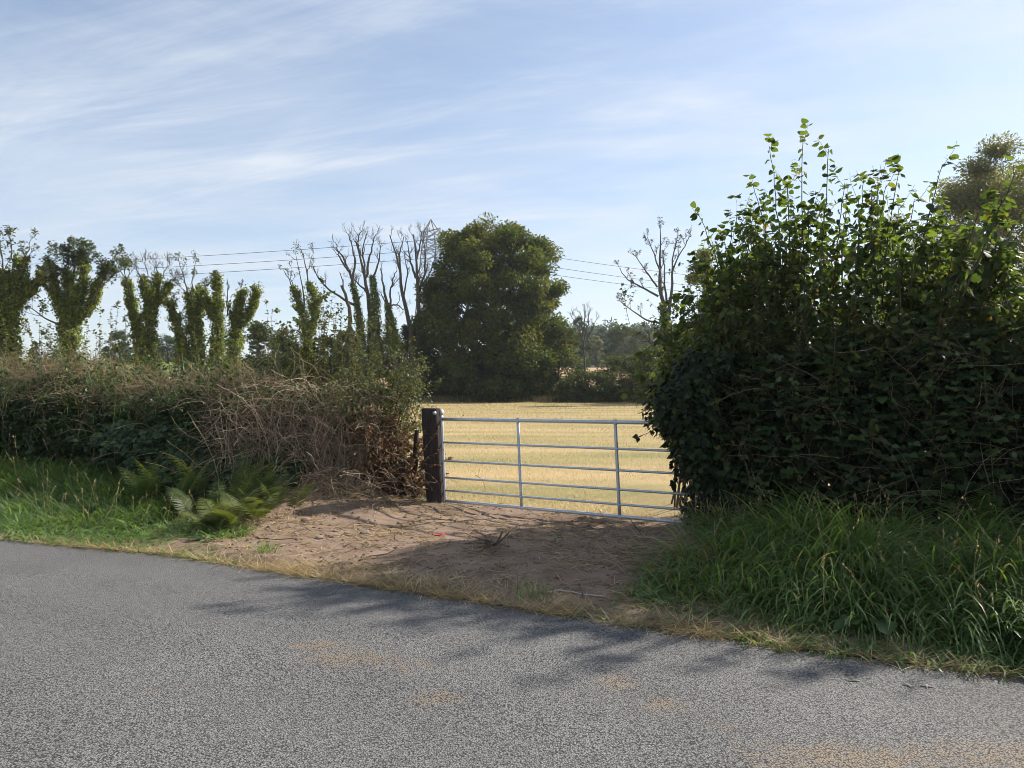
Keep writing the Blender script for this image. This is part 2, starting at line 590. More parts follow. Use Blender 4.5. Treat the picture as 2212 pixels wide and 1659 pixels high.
def galvanised():
    m, N, L = new_mat('galvanised_steel')
    out = N.new('ShaderNodeOutputMaterial')
    tc = N.new('ShaderNodeTexCoord')
    vo = N.new('ShaderNodeTexVoronoi')
    vo.inputs['Scale'].default_value = 90
    L.new(tc.outputs['Object'], vo.inputs['Vector'])
    nz = N.new('ShaderNodeTexNoise')
    nz.inputs['Scale'].default_value = 7
    nz.inputs['Detail'].default_value = 6
    L.new(tc.outputs['Object'], nz.inputs['Vector'])
    mx = N.new('ShaderNodeMix')
    mx.inputs[0].default_value = .5
    L.new(vo.outputs['Color'], mx.inputs[2])
    L.new(nz.outputs[0], mx.inputs[3])
    r = ramp(N, [(.2, (.36, .39, .42)), (.5, (.50, .53, .56)), (.8, (.64, .67, .69))])
    L.new(mx.outputs[0], r.inputs[0])
    p = N.new('ShaderNodeBsdfPrincipled')
    p.inputs['Metallic'].default_value = .55
    L.new(r.outputs[0], p.inputs['Base Color'])
    mr = N.new('ShaderNodeMapRange')
    mr.inputs['To Min'].default_value = .38
    mr.inputs['To Max'].default_value = .58
    L.new(nz.outputs[0], mr.inputs[0])
    L.new(mr.outputs[0], p.inputs['Roughness'])
    L.new(p.outputs[0], out.inputs[0])
    return m


M['galv'] = galvanised()


def post_wood():
    m, N, L = new_mat('creosoted_timber')
    out = N.new('ShaderNodeOutputMaterial')
    tc = N.new('ShaderNodeTexCoord')
    mp = N.new('ShaderNodeMapping')
    mp.inputs['Scale'].default_value = (28, 28, 1.6)
    L.new(tc.outputs['Object'], mp.inputs[0])
    nz = N.new('ShaderNodeTexNoise')
    nz.inputs['Scale'].default_value = 2.2
    nz.inputs['Detail'].default_value = 9
    nz.inputs['Roughness'].default_value = .7
    nz.inputs['Distortion'].default_value = .4
    L.new(mp.outputs[0], nz.inputs['Vector'])
    r = ramp(N, [(.25, (.012, .009, .008)), (.5, (.030, .022, .021)), (.75, (.075, .053, .048))])
    L.new(nz.outputs[0], r.inputs[0])
    p = N.new('ShaderNodeBsdfPrincipled')
    p.inputs['Roughness'].default_value = .82
    p.inputs['Specular IOR Level'].default_value = .25
    L.new(r.outputs[0], p.inputs['Base Color'])
    b = N.new('ShaderNodeBump')
    b.inputs['Strength'].default_value = .7
    b.inputs['Distance'].default_value = .006
    L.new(nz.outputs[0], b.inputs['Height'])
    L.new(b.outputs[0], p.inputs['Normal'])
    L.new(p.outputs[0], out.inputs[0])
    return m


M['post'] = post_wood()


def asphalt():
    m, N, L = new_mat('chipped_asphalt')
    out = N.new('ShaderNodeOutputMaterial')
    tc = N.new('ShaderNodeTexCoord')

    def vor(scale, feat='F1', rand=1.0):
        v = N.new('ShaderNodeTexVoronoi')
        v.inputs['Scale'].default_value = scale
        v.feature = feat
        v.inputs['Randomness'].default_value = rand
        L.new(tc.outputs['Object'], v.inputs['Vector'])
        return v
    v1 = vor(112)
    v2 = vor(210)
    sep = N.new('ShaderNodeSeparateColor')
    L.new(v1.outputs['Color'], sep.inputs[0])
    sep2 = N.new('ShaderNodeSeparateColor')
    L.new(v2.outputs['Color'], sep2.inputs[0])
    mx = N.new('ShaderNodeMix')
    mx.inputs[0].default_value = .4
    L.new(sep.outputs[0], mx.inputs[2])
    L.new(sep2.outputs[0], mx.inputs[3])
    r = ramp(N, [(.12, (.070, .070, .072)), (.34, (.140, .135, .137)), (.62, (.188, .187, .185)), (.88, (.225, .224, .219)), (.97, (.27, .27, .26)), (1, (.45, .45, .43))])
    L.new(mx.outputs[0], r.inputs[0])
    # dark binder between the chips
    gap = N.new('ShaderNodeMapRange')
    gap.inputs['From Min'].default_value = .36
    gap.inputs['From Max'].default_value = .75
    L.new(v1.outputs['Distance'], gap.inputs[0])
    mg = N.new('ShaderNodeMix')
    mg.data_type = 'RGBA'
    L.new(gap.outputs[0], mg.inputs[0])
    CHIP = mg
    mg.inputs[7].default_value = (.030, .031, .034, 1)
    # large worn areas
    nz = N.new('ShaderNodeTexNoise')
    nz.inputs['Scale'].default_value = .9
    nz.inputs['Detail'].default_value = 5
    L.new(tc.outputs['Object'], nz.inputs['Vector'])
    lr = ramp(N, [(.3, (.93, .91, .88)), (.7, (1.18, 1.155, 1.11))])
    L.new(nz.outputs[0], lr.inputs[0])
    ml = N.new('ShaderNodeMix')
    ml.data_type = 'RGBA'
    ml.blend_type = 'MULTIPLY'
    ml.inputs[0].default_value = 1
    L.new(mg.outputs[2], ml.inputs[6])
    FINAL = ml
    L.new(lr.outputs[0], ml.inputs[7])
    # dried mud
    at_ = N.new('ShaderNodeAttribute')
    at_.attribute_name = 'rnd'
    n2 = N.new('ShaderNodeTexNoise')
    n2.inputs['Scale'].default_value = 14
    n2.inputs['Detail'].default_value = 8
    n2.inputs['Roughness'].default_value = .7
    L.new(tc.outputs['Object'], n2.inputs['Vector'])
    ad = N.new('ShaderNodeMath')
    ad.operation = 'MULTIPLY_ADD'
    L.new(n2.outputs[0], ad.inputs[0])
    ad.inputs[1].default_value = 1.9
    L.new(at_.outputs['Fac'], ad.inputs[2])
    st = N.new('ShaderNodeMapRange')
    st.inputs['From Min'].default_value = 1.08
    st.inputs['From Max'].default_value = 1.62
    st.inputs['To Max'].default_value = .72
    L.new(ad.outputs[0], st.inputs[0])
    ms = N.new('ShaderNodeMix')
    ms.data_type = 'RGBA'
    L.new(st.outputs[0], ms.inputs[0])
    L.new(r.outputs[0], ms.inputs[6])
    L.new(ms.outputs[2], CHIP.inputs[6])
    ms.inputs[7].default_value = (.25, .185, .12, 1)
    p = N.new('ShaderNodeBsdfPrincipled')
    p.inputs['Roughness'].default_value = .8
    p.inputs['Specular IOR Level'].default_value = .3
    L.new(FINAL.outputs[2], p.inputs['Base Color'])
    hs = N.new('ShaderNodeMath')
    hs.operation = 'MULTIPLY_ADD'
    L.new(v1.outputs['Distance'], hs.inputs[0])
    hs.inputs[1].default_value = -1.2
    L.new(sep.outputs[1], hs.inputs[2])
    b = N.new('ShaderNodeBump')
    b.inputs['Strength'].default_value = .6
    b.inputs['Distance'].default_value = .005
    L.new(hs.outputs[0], b.inputs['Height'])
    L.new(b.outputs[0], p.inputs['Normal'])
    L.new(p.outputs[0], out.inputs[0])
    return m


M['asphalt'] = asphalt()


def soil_mat(name, cols, s1=3, s2=45, bump=.5):
    m, N, L = new_mat(name)
    out = N.new('ShaderNodeOutputMaterial')
    tc = N.new('ShaderNodeTexCoord')
    n1 = N.new('ShaderNodeTexNoise')
    n1.inputs['Scale'].default_value = s1
    n1.inputs['Detail'].default_value = 6
    n2 = N.new('ShaderNodeTexNoise')
    n2.inputs['Scale'].default_value = s2
    n2.inputs['Detail'].default_value = 8
    n2.inputs['Roughness'].default_value = .72
    for n in (n1, n2):
        L.new(tc.outputs['Object'], n.inputs['Vector'])
    mx = N.new('ShaderNodeMix')
    mx.inputs[0].default_value = .55
    L.new(n1.outputs[0], mx.inputs[2])
    L.new(n2.outputs[0], mx.inputs[3])
    r = ramp(N, cols)
    L.new(mx.outputs[0], r.inputs[0])
    p = N.new('ShaderNodeBsdfPrincipled')
    p.inputs['Roughness'].default_value = .95
    p.inputs['Specular IOR Level'].default_value = .1
    L.new(r.outputs[0], p.inputs['Base Color'])
    b = N.new('ShaderNodeBump')
    b.inputs['Strength'].default_value = bump
    b.inputs['Distance'].default_value = .012
    L.new(n2.outputs[0], b.inputs['Height'])
    L.new(b.outputs[0], p.inputs['Normal'])
    L.new(p.outputs[0], out.inputs[0])
    return m


M['soil'] = soil_mat('bare_soil', [(.34, (.10, .070, .052)), (.44, (.195, .136, .099)), (.58, (.275, .196, .144)), (.72, (.37, .272, .205))], 3, 60, .7)
M['ground'] = soil_mat('rough_ground', [(.3, (.035, .04, .018)), (.5, (.06, .062, .028)), (.7, (.10, .09, .045))], .2, 8)
M['green_field'] = soil_mat('green_pasture', [(.3, (.10, .15, .045)), (.5, (.15, .20, .055)), (.7, (.20, .24, .08))], .05, 2, 0)
M['tan_field'] = soil_mat('ripe_stubble', [(.3, (.32, .22, .12)), (.5, (.44, .31, .18)), (.7, (.55, .41, .25))], .08, 3, 0)


def field_mat():
    m, N, L = new_mat('mown_field')
    out = N.new('ShaderNodeOutputMaterial')
    tc = N.new('ShaderNodeTexCoord')
    mp = N.new('ShaderNodeMapping')
    mp.inputs['Scale'].default_value = (.16, 1.0, 1)
    mp.inputs['Rotation'].default_value = (0, 0, rad(4))
    L.new(tc.outputs['Object'], mp.inputs[0])
    n1 = N.new('ShaderNodeTexNoise')
    n1.inputs['Scale'].default_value = .55
    n1.inputs['Detail'].default_value = 6
    n1.inputs['Roughness'].default_value = .6
    L.new(mp.outputs[0], n1.inputs['Vector'])
    n2 = N.new('ShaderNodeTexNoise')
    n2.inputs['Scale'].default_value = 22
    n2.inputs['Detail'].default_value = 8
    n2.inputs['Roughness'].default_value = .75
    L.new(tc.outputs['Object'], n2.inputs['Vector'])
    mx = N.new('ShaderNodeMix')
    mx.inputs[0].default_value = .45
    L.new(n1.outputs[0], mx.inputs[2])
    L.new(n2.outputs[0], mx.inputs[3])
    r = ramp(N, [(.36, (.17, .19, .07)), (.45, (.29, .24, .105)), (.54, (.40, .295, .15)), (.7, (.52, .395, .215))])
    L.new(mx.outputs[0], r.inputs[0])
    p = N.new('ShaderNodeBsdfPrincipled')
    p.inputs['Roughness'].default_value = .9
    p.inputs['Specular IOR Level'].default_value = .15
    L.new(r.outputs[0], p.inputs['Base Color'])
    b = N.new('ShaderNodeBump')
    b.inputs['Strength'].default_value = .6
    b.inputs['Distance'].default_value = .03
    L.new(n2.outputs[0], b.inputs['Height'])
    L.new(b.outputs[0], p.inputs['Normal'])
    L.new(p.outputs[0], out.inputs[0])
    return m


M['field'] = field_mat()

# ------------------------------------------------------------------ the lie of the land
EDGE = np.array([(-60, 22), (-30, 13.2), (-15, 9.9), (-9, 8.4), (-5.28, 7.33), (-3.13, 6.62), (-1.70, 5.88), (-.73, 5.44), (0, 5.08), (.9, 4.64), (1.62, 4.30), (2.78, 3.88), (4.5, 3.0), (8, 1.2), (20, -6), (60, -32)])


def edge(x):
    return np.interp(x, EDGE[:, 0], EDGE[:, 1])


GATE0, GATE1 = np.array([-.868, 9.0]), np.array([2.21, 7.14])
GDIR = (GATE1 - GATE0) / np.linalg.norm(GATE1 - GATE0)


def gate_y(x):
    return GATE0[1] + (x - GATE0[0]) * GDIR[1] / GDIR[0]


def land(x, y):
    """height of the terrain"""
    x = np.asarray(x, float)
    y = np.asarray(y, float)
    k = x / np.maximum(y, 20)
    d = np.maximum(y, 0)
    left = 6.4 * sstep(74, 150, d)
    right = 4.6 * sstep(74, 135, d) + 6 * sstep(135, 240, d) + 14 * sstep(210, 440, d) + 8 * sstep(440, 1200, d)
    w = sstep(-.2, .05, k)
    z = left * (1 - w) + right * w
    z = z + 1.2 * (fbm(x * .02, y * .02, 3) - .5) * sstep(80, 160, d)
    return z


def verge_z(x, y):
    """small rise of the verge and hedge bank away from the road"""
    d = y - edge(x)
    bank = .16 * sstep(.8, 3.0, d) * sstep(-2.0, -3.4, x) + .10 * sstep(.8, 2.4, d) * sstep(1.4, 2.4, x)
    fade = 1 - sstep(5.5, 8, d)
    return bank * fade + .012 * sstep(0, .4, d) * fade


def build_land():
    u = np.linspace(-1, 1, 221)
    xs = np.sinh(u * 6.2) / np.sinh(6.2) * 900
    v = np.linspace(0, 1, 241)
    ys = -40 + (np.sinh(v * 6.0) / np.sinh(6.0)) * 880 + v * 60
    X, Y = np.meshgrid(xs, ys, indexing='ij')
    Z = land(X, Y) + np.where((Y > edge(X)), verge_z(X, Y), 0) - .012
    vv, q = grid_mesh(X, Y, Z)
    g = MB().add(vv, q).build('ground', M['ground'])
    tag(g, 'rough ground rising to low hills in the distance', 'ground', kind='structure')
    # road
    xs = np.r_[np.linspace(-58, -8, 60), np.linspace(-7.8, -3.4, 40), np.linspace(-3.35, 3.35, 250), np.linspace(3.4, 10, 40), np.linspace(11, 58, 40)]
    ts = np.r_[np.linspace(0, 3.2, 120), np.linspace(3.3, 6.2, 20)]
    Xr, Tt = np.meshgrid(xs, ts, indexing='ij')
    wig = .035 * (fbm(Xr * 2.3, Xr * 0 + 3, 3) - .5) * 2
    Yr = edge(Xr) + wig * (1 - sstep(0, .4, Tt)) - Tt
    Zr = .004 + .0 * Tt + .03 * np.sin(np.clip(Tt / 6.2, 0, 1) * math.pi)
    st = np.full(Xr.shape, -.55)
    for (x, y, rx, ry, s) in [(-1.15, 4.28, .30, .16, 1.0), (-.95, 4.08, .42, .22, 1.0), (-.6, 3.98, .36, .2, .85), (-.25, 3.78, .3, .1, .6), (-.364, 3.56, .2, .15, 1.0), (.55, 3.76, .16, .17, 1.0), (.74, 3.5, .2, .13, .95),
                          (-1.85, 3.60, .13, .05, .9), (-1.70, 3.69, .09, .05, .8), (-1.19, 3.72, .07, .06, .8), (.97, 3.27, .16, .1, .75), (1.45, 2.98, .7, .22, 1.05), (.3, 3.62, .5, .2, .55), (1.1, 3.5, .6, .2, .55), (2.1, 3.02, .6, .25, 1.0), (2.35, 3.35, .3, .12, .6), (0.15, 3.75, .1, .08, .5)]:
        st = np.maximum(st, s * np.exp(-(((Xr - x) / rx) ** 2 + ((Yr - y) / ry) ** 2) * .8) * 1.1 - .55)
    vv, q = grid_mesh(Xr, Yr, Zr)
    r = MB().add(vv, q[:, ::-1], None, st).build('road', M['asphalt'])
    tag(r, 'grey chipped tarmac lane with dried mud patches', 'road', kind='structure')
    # bare earth of the gateway
    us = np.linspace(-3.9, 2.75, 420)
    vs = np.linspace(0, 1, 300)
    U, V = np.meshgrid(us, vs, indexing='ij')
    back = np.where(U < -1.0, 9.7 - .1 * (U + 1), gate_y(U) + .75 + .3 * (fbm(U * 1.7, U * 0, 3) - .5) + .25 * sstep(.5, 2.2, U))
    fr = edge(U) + .03
    Yd = fr + (back - fr) * V
    side = sstep(-3.9, -3.3, U) * (1 - sstep(2.35, 2.75, U)) * sstep(0, .05, V) * (1 - sstep(.93, 1, V))
    Zd = verge_z(U, Yd) + .014 * side
    mound = .25 * np.exp(-(((U + 2.4) / .9) ** 2 + ((Yd - 9.05) / .65) ** 2)) + .05 * np.exp(-(((U + .9) / .5) ** 2 + ((Yd - 8.85) / .3) ** 2)) + .05 * np.exp(-(((U - .0) / .9) ** 2 + ((Yd - 6.9) / .25) ** 2))
    bum = (fbm(U * 1.3, Yd * 3.0, 4) - .5) * .08 + (fbm(U * 6, Yd * 14, 4, .55) - .5) * .014 + np.maximum(fbm(U * 18 + 5, Yd * 30, 3, .6) - .66, 0) * .035
    rut = -.02 * np.exp(-((Yd - edge(U) - .75) / .12) ** 2) * sstep(-.5, .4, U)
    tread = .006 * np.sin((Yd - edge(U)) * 95 + 2 * np.sin(U * 2)) * sstep(-.3, .3, U) * np.exp(-((Yd - edge(U) - .62) / .22) ** 2)
    Zd = Zd + side * (tread + mound + np.maximum(bum, -.012) + .012 + rut) + .003
    vv, q = grid_mesh(U, Yd, Zd)
    e = MB().add(vv, q).build('dirt', M['soil'])
    tag(e, 'bare brown trampled earth in the gateway', 'dirt', kind='structure')
    global DIRT
    DIRT = (us, vs, fr[:, 0], back[:, 0], Zd)
    # mown field beyond the gate
    us = np.sinh(np.linspace(-1, 1, 160) * 4) / np.sinh(4) * 110
    vs = np.linspace(0, 1, 140) ** 2
    U, V = np.meshgrid(us, vs, indexing='ij')
    b0 = np.where(U < -1, 10.6 - .42 * (U + 1), np.where(U < 2.3, gate_y(U) + .35, np.maximum(gate_y(2.3) + 1.5 - .45 * (U - 2.3), -20)))
    b1 = 69.0 + .0 * U
    Yf = b0 + (b1 - b0) * V
    Zf = land(U, Yf) + .006 + .02 * (fbm(U * .5, Yf * .5, 3) - .5) * sstep(.6, 3, Yf - b0) + .02 * sstep(.5, 2.5, Yf - b0) + np.where(Yf > edge(U), verge_z(U, Yf), 0)
    vv, q = grid_mesh(U, Yf, Zf)
    f = MB().add(vv, q).build('field', M['field'])
    tag(f, 'mown straw coloured hay field behind the gate', 'field', kind='structure')
    # far fields lie on the terrain
    def sheet(name, x0, x1, y0, y1, mat, label):
        X, Y = np.meshgrid(np.linspace(x0, x1, 40), np.linspace(y0, y1, 30), indexing='ij')
        vv, q = grid_mesh(X, Y, land(X, Y) + .25)
        o = MB().add(vv, q).build(name, mat)
        tag(o, label, 'field', kind='structure')
    sheet('stubble_field', -22, 60, 86, 150, M['tan_field'], 'pale ripe stubble field beyond the boundary hedge')
    sheet('pasture', -150, -36, 90, 190, M['green_field'], 'sunlit green pasture on the rise behind the ivy trees')
    sheet('meadow', 18, 60, 175, 215, M['green_field'], 'green meadow strip below the far woods')
    


build_land()


def dirt_z(x, y):
    us, vs, fr, bk, Z = DIRT
    i = np.clip(np.searchsorted(us, x), 0, len(us) - 1)
    v = np.clip((y - fr[i]) / (bk[i] - fr[i]), 0, 1)
    j = np.clip((v * (len(vs) - 1)).astype(int), 0, len(vs) - 1)
    return Z[i, j]


# ------------------------------------------------------------------ gate and posts
def build_gate():
    g = thing('field_gate', 'galvanised tubular steel field gate closing the gap between the hedges', 'gate', (GATE0[0], GATE0[1], 0))
    L = 3.3

    def gp(t, z):
        return np.array([GATE0[0] + GDIR[0] * t - .008 * (1.2 - z), GATE0[1] + GDIR[1] * t, z])
    lean = lambda z: -.045 * (z - .6) / .6 * .8   # the gate hangs a little off plumb
    def q(t, z): return gp(t + lean(z), z + .012 * t)
    rails = [(1.154, .0215), (.862, .0135), (.628, .0135), (.418, .0135), (.256, .0135), (.124, .0195)]
    for z, r in rails:
        b = MB()
        tubes(b, np.array([q(t, z) for t in np.linspace(.0, L, 9)]), r, 12, cap=True)
        b.build('rail', M['galv'], g)
    for t, r, z0, z1 in ((0, .0245, .0, 1.275), (1.13, .0185, .124, 1.154), (2.37, .0185, .124, 1.154), (L, .0245, .05, 1.25)):
        b = MB()
        zs = np.linspace(z0, z1, 6)
        tubes(b, np.array([q(t, z) + np.array([GDIR[1] * .0, 0, 0]) for z in zs]), r, 12, cap=True)
        b.build('stile', M['galv'], g)
    # welded collars where the tubes meet
    for t in (0, 1.13, 2.37):
        for z, r in rails:
            b = MB()
            p0, p1 = q(t, z - r - .006), q(t, z + r + .006)
            tubes(b, np.array([p0, (p0 + p1) / 2, p1]), .0255 if t == 0 else .0205, 10)
            b.build('weld', M['galv'], g)
    # hinges: pin, eye and nut
    for z in (1.235, .045):
        h = MB()
        a = q(0, z)
        pst = np.array([-.985 - .075 * (z / 1.29), 8.98, z])
        tubes(h, np.array([a + (0, 0, -.03), a, a + (0, 0, .03)]), .031, 12, cap=True)
        tubes(h, np.array([pst, (pst + a) / 2, a]), .012, 8, cap=True)
        hinge = h.build('hinge', M['galv'], g)
        n = MB()
        c = pst + np.array([.085, -.075, 0])
        k = np.linspace(0, math.pi, 7)
        tubes(n, np.array([c + (0, .02, 0), c + (0, .0, 0), c + (0, -.012, 0), c + (0, -.022, 0), c + (0, -.028, 0)]), np.array([.026, .027, .024, .016, .004]), 10, cap=True)
        n.build('nut', M['chrome'], hinge)
    return g


build_gate()


def build_posts():
    rng = np.random.default_rng(3)
    # round creosoted strainer post, a little out of plumb
    t = thing('gate_post', 'thick dark creosoted round timber post carrying the gate hinges', 'post', (-.956, 9.0, 0))
    K, S = 26, 28
    zs = np.linspace(-.1, 1.285, K)
    an = np.arange(S) * TAU / S
    V = np.zeros((K, S, 3))
    for i, z in enumerate(zs):
        r = .116 * (1 + .03 * np.cos(8 * an + .4)) + .003 * (vnoise(an * 3, z * 4 + an * 0) - .5) * 2
        V[i] = np.stack([-.956 - .078 * z / 1.29 + r * np.cos(an), 9.0 + r * np.sin(an), np.full(S, z)], 1)
    idx = np.arange(K * S).reshape(K, S)
    q = np.stack([idx[:-1], np.roll(idx[:-1], -1, 1), np.roll(idx[1:], -1, 1), idx[1:]], -1).reshape(-1, 4)
    b = MB().add(V, q)
    top = V[-1]
    c = top.mean(0)
    inn = c + (top - c) * .93 + np.array([0, 0, .008])
    n0 = 0
    vv = np.concatenate([top, inn, [c + (0, 0, .012)]])
    qq = [(s, (s + 1) % S, S + (s + 1) % S, S + s) for s in range(S)]
    tt = [(S + s, S + (s + 1) % S, 2 * S) for s in range(S)]
    b.add(vv, qq, tt)
    b.build('timber', M['post'], t, smooth=True)
    # old split stake
    s = MB()
    P = resample([(-1.29, 9.25, -.05), (-1.27, 9.24, .5), (-1.235, 9.22, 1.0)], 8, rng, .004)
    tubes(s, P, np.linspace(.036, .03, 8), 7, cap=True)
    o = s.build('fence_stake', M['post'])
    tag(o, 'thin old dark stake half hidden in the withered shrub', 'stake')


build_posts()


# ------------------------------------------------------------------ trees
def limb(rng, pts, Y, dY=0.0, K=9, wob=0.0):
    """a limb traced at Y metres that leans dY metres away from or towards the viewer"""
    n = len(pts)
    P = [at(x, y, Y + dY * k / max(1, n - 1)) for k, (x, y) in enumerate(pts)]
    return resample(P, K, rng, wob)


def crown(rng, mb, cx, cy, prof, n_cl, cl_r, n_leaf, size, tmpl=KITE, squash=.55, skin=.5, tone=.25, wid=1.0, branch=None, lump=.25, droop=.35):
    """a crown of leaf sprays; prof is a list of (height, radius)"""
    prof = np.array(prof, float)
    zz = np.linspace(prof[0, 0], prof[-1, 0], 80)
    rr = np.interp(zz, prof[:, 0], prof[:, 1])
    w = rr + .15 * rr.max()
    z = rng.choice(zz, n_cl, p=w / w.sum()) + rng.normal(0, .02 * (zz[-1] - zz[0]), n_cl)
    an = rng.uniform(0, TAU, n_cl)
    R = np.interp(z, prof[:, 0], prof[:, 1])
    ph = rng.uniform(0, 50)
    R = R * (1 - lump + 2 * lump * vnoise(an * 1.3 + ph, z / max(prof[:, 1].max(), .1) * 2.2 + ph))
    f = 1 - (1 - skin) * rng.random(n_cl) ** 1.5
    c = np.stack([cx + R * f * np.cos(an), cy + R * f * np.sin(an), z], 1)
    rc = cl_r * rng.uniform(.6, 1.35, n_cl)
    if branch is not None:
        zb = np.maximum(prof[0, 0] * .8, z - R * rng.uniform(.5, 1.0, n_cl))
        s = np.stack([np.full(n_cl, cx), np.full(n_cl, cy), zb], 1)
        tt = np.linspace(0, 1, 6)[None, :, None]
        P = s[:, None] * (1 - tt) + c[:, None] * tt + rng.normal(size=(n_cl, 6, 3)) * .06 * R[:, None, None] * np.sin(tt * math.pi)
        tubes(branch, P, np.linspace(.055, .012, 6)[None] * (prof[:, 1].max() / 5), 4)
    k = np.repeat(np.arange(n_cl), n_leaf)
    n = len(k)
    q = rvec(rng, n) * (rng.random(n) ** .45)[:, None]
    p = c[k] + q * rc[k, None] * np.array([1, 1, squash])
    outw = unit(np.stack([np.cos(an), np.sin(an), np.full(n_cl, .5)], 1))[k]
    nr = unit(outw * .35 + q * .5 + np.array([0, 0, .45]) + rvec(rng, n) * .55)
    ax = unit(outw * .5 + q * .4 + np.array([0, 0, -droop]) + rvec(rng, n) * .6)
    tn = rng.normal(.42, tone, n_cl)
    place(mb, tmpl, p, ax, nr, size * rng.uniform(.65, 1.4, n), np.clip(tn[k] + rng.normal(0, .14, n), 0, 1), wid)
    return c


def bare_top(rng, mb, limbs, L1, n1=5, n2=4, n3=3, up=.16, r3=.5, wob=.16, ang=.6, t0=.35):
    """weathered branches on traced limbs: list of (pts (K,3), r0, r1)"""
    L1 = L1 * .56
    n2 = n2 + 1
    P = np.stack([l[0] for l in limbs])
    R = np.stack([np.linspace(l[1], l[2], P.shape[1]) for l in limbs])
    tubes(mb, P, R, 7)
    P1, R1 = grow(rng, P, R, n1, t0, .95, ang, L1, wob, up, 7, .6, .3)
    R1 = np.maximum(R1, .013)
    tubes(mb, P1, R1, 5)
    P2, R2 = grow(rng, P1, R1, n2, .25, .95, ang, L1 * .5, wob, up, 6, .65, .4)
    R2 = np.maximum(R2, .0085)
    tubes(mb, P2, R2, 4)
    if n3:
        P3, R3 = grow(rng, P2, R2, n3, .25, .95, ang, L1 * .26, wob, up, 5, .7, .5)
        R3 = np.maximum(R3, .006)
        tubes(mb, P3, R3, 3)
        return P3
    return P2


def pxm(px, Y):
    return px / F * Y


def ivy_tree(label, Y, limbs, twigs=None, seed=0, L1=1.6, leaf=.17, dens=1.0, ash=None, n1=4, n2=4, n3=3, mat='ivy_far', group='ivy choked trees along the far hedge'):
    """limbs: (points, ivy radii in px at each end, bare from fraction) ; twigs: bare limbs above"""
    rng = np.random.default_rng(seed)
    base = at(limbs[0][0][0][0], limbs[0][0][0][1], Y)
    t = thing('ivy_tree', label, 'tree', (base[0], Y, 0), group)
    wood, iv = MB(), MB()
    for pts, ra, rb in limbs:
        P = limb(rng, pts, Y, rng.normal(0, .5))
        if pts is limbs[0][0]:
            P = np.concatenate([[[P[0][0], P[0][1], -.1]], P])
            P = resample(P, 10)
        tubes(wood, P, np.linspace(pxm(ra, Y) * .42, pxm(rb, Y) * .35, len(P)), 7)
        rd = np.linspace(pxm(ra, Y), pxm(rb, Y), len(P))
        rd = rd * (.62 + .62 * (vnoise(np.arange(len(P)) * .83 + rng.uniform(0, 90), np.zeros(len(P)) + .5) - .45)) * rng.uniform(.8, 1.15)
        ln = np.sum(np.linalg.norm(np.diff(P, axis=0), axis=1))
        n = int(dens * 1350 * ln * max(.25, rd.mean()))
        ivy_on(rng, iv, P, rd, n, leaf)
        # shaggy sprays that stand off the limb
        s, tg, _ = along(rng, P[None], int(14 + ln * 10), .03, 1)
        rs = np.interp(s[:, 2], [P[:, 2].min(), P[:, 2].max()], [pxm(ra, Y), pxm(rb, Y)])
        out = unit(rvec(rng, len(s)) * np.array([1, 1, .3]) + np.array([0, 0, .35]))
        c = s + out * (rs * rng.uniform(.45, 1.25, len(s)))[:, None]
        k = np.repeat(np.arange(len(s)), 34)
        p = c[k] + rvec(rng, len(k)) * (rng.random(len(k)) ** .5 * (rng.uniform(.15, .48, len(s)))[k])[:, None] * np.array([1, 1, 1.25])
        place(iv, KITE, p, rvec(rng, len(k)) + np.array([0, 0, -.5]), rvec(rng, len(k)) * .8 + out[k] + np.array([0, 0, .4]), leaf * rng.uniform(.6, 1.2, len(k)), np.clip(rng.normal(.6, .2, len(k)), 0, 1), 1.1)
    # short ivied side branches
    for pts, ra, rb in limbs:
        P = limb(rng, pts, Y, 0)
        B, RB = grow(rng, P[None], np.full((1, len(P)), .05), int(rng.integers(2, 5)), .25, .9, .8, rng.uniform(.7, 1.5), .15, .14, 7, .8, .4, tip=False)
        tubes(wood, B, RB, 5)
        for q in B:
            ivy_on(rng, iv, q, np.linspace(.2, .05, 7) * rng.uniform(.6, 1.3), 170, leaf)
    tops = None
    if twigs:
        br = MB()
        ls = [(limb(rng, pts, Y, rng.normal(0, .8), 9, .03), r0 * .7, r1 * .7) for pts, r0, r1 in twigs]
        tops = bare_top(rng, br, ls, L1, n1, n2, n3)
        br.build('branches', M['dead_bark'], t)
    wood.build('trunk', M['bark'], t)
    iv.build('ivy', M[mat], t)
    if ash is None and tops is not None and seed % 2:
        ash = 1
    if ash is not None:
        lf = MB()
        twig_leaves(rng, lf, KITE, tops, ash, .17, .1, .35, .6, .9, .05)
        lf.build('leaves', M['ash'], t)
    return t


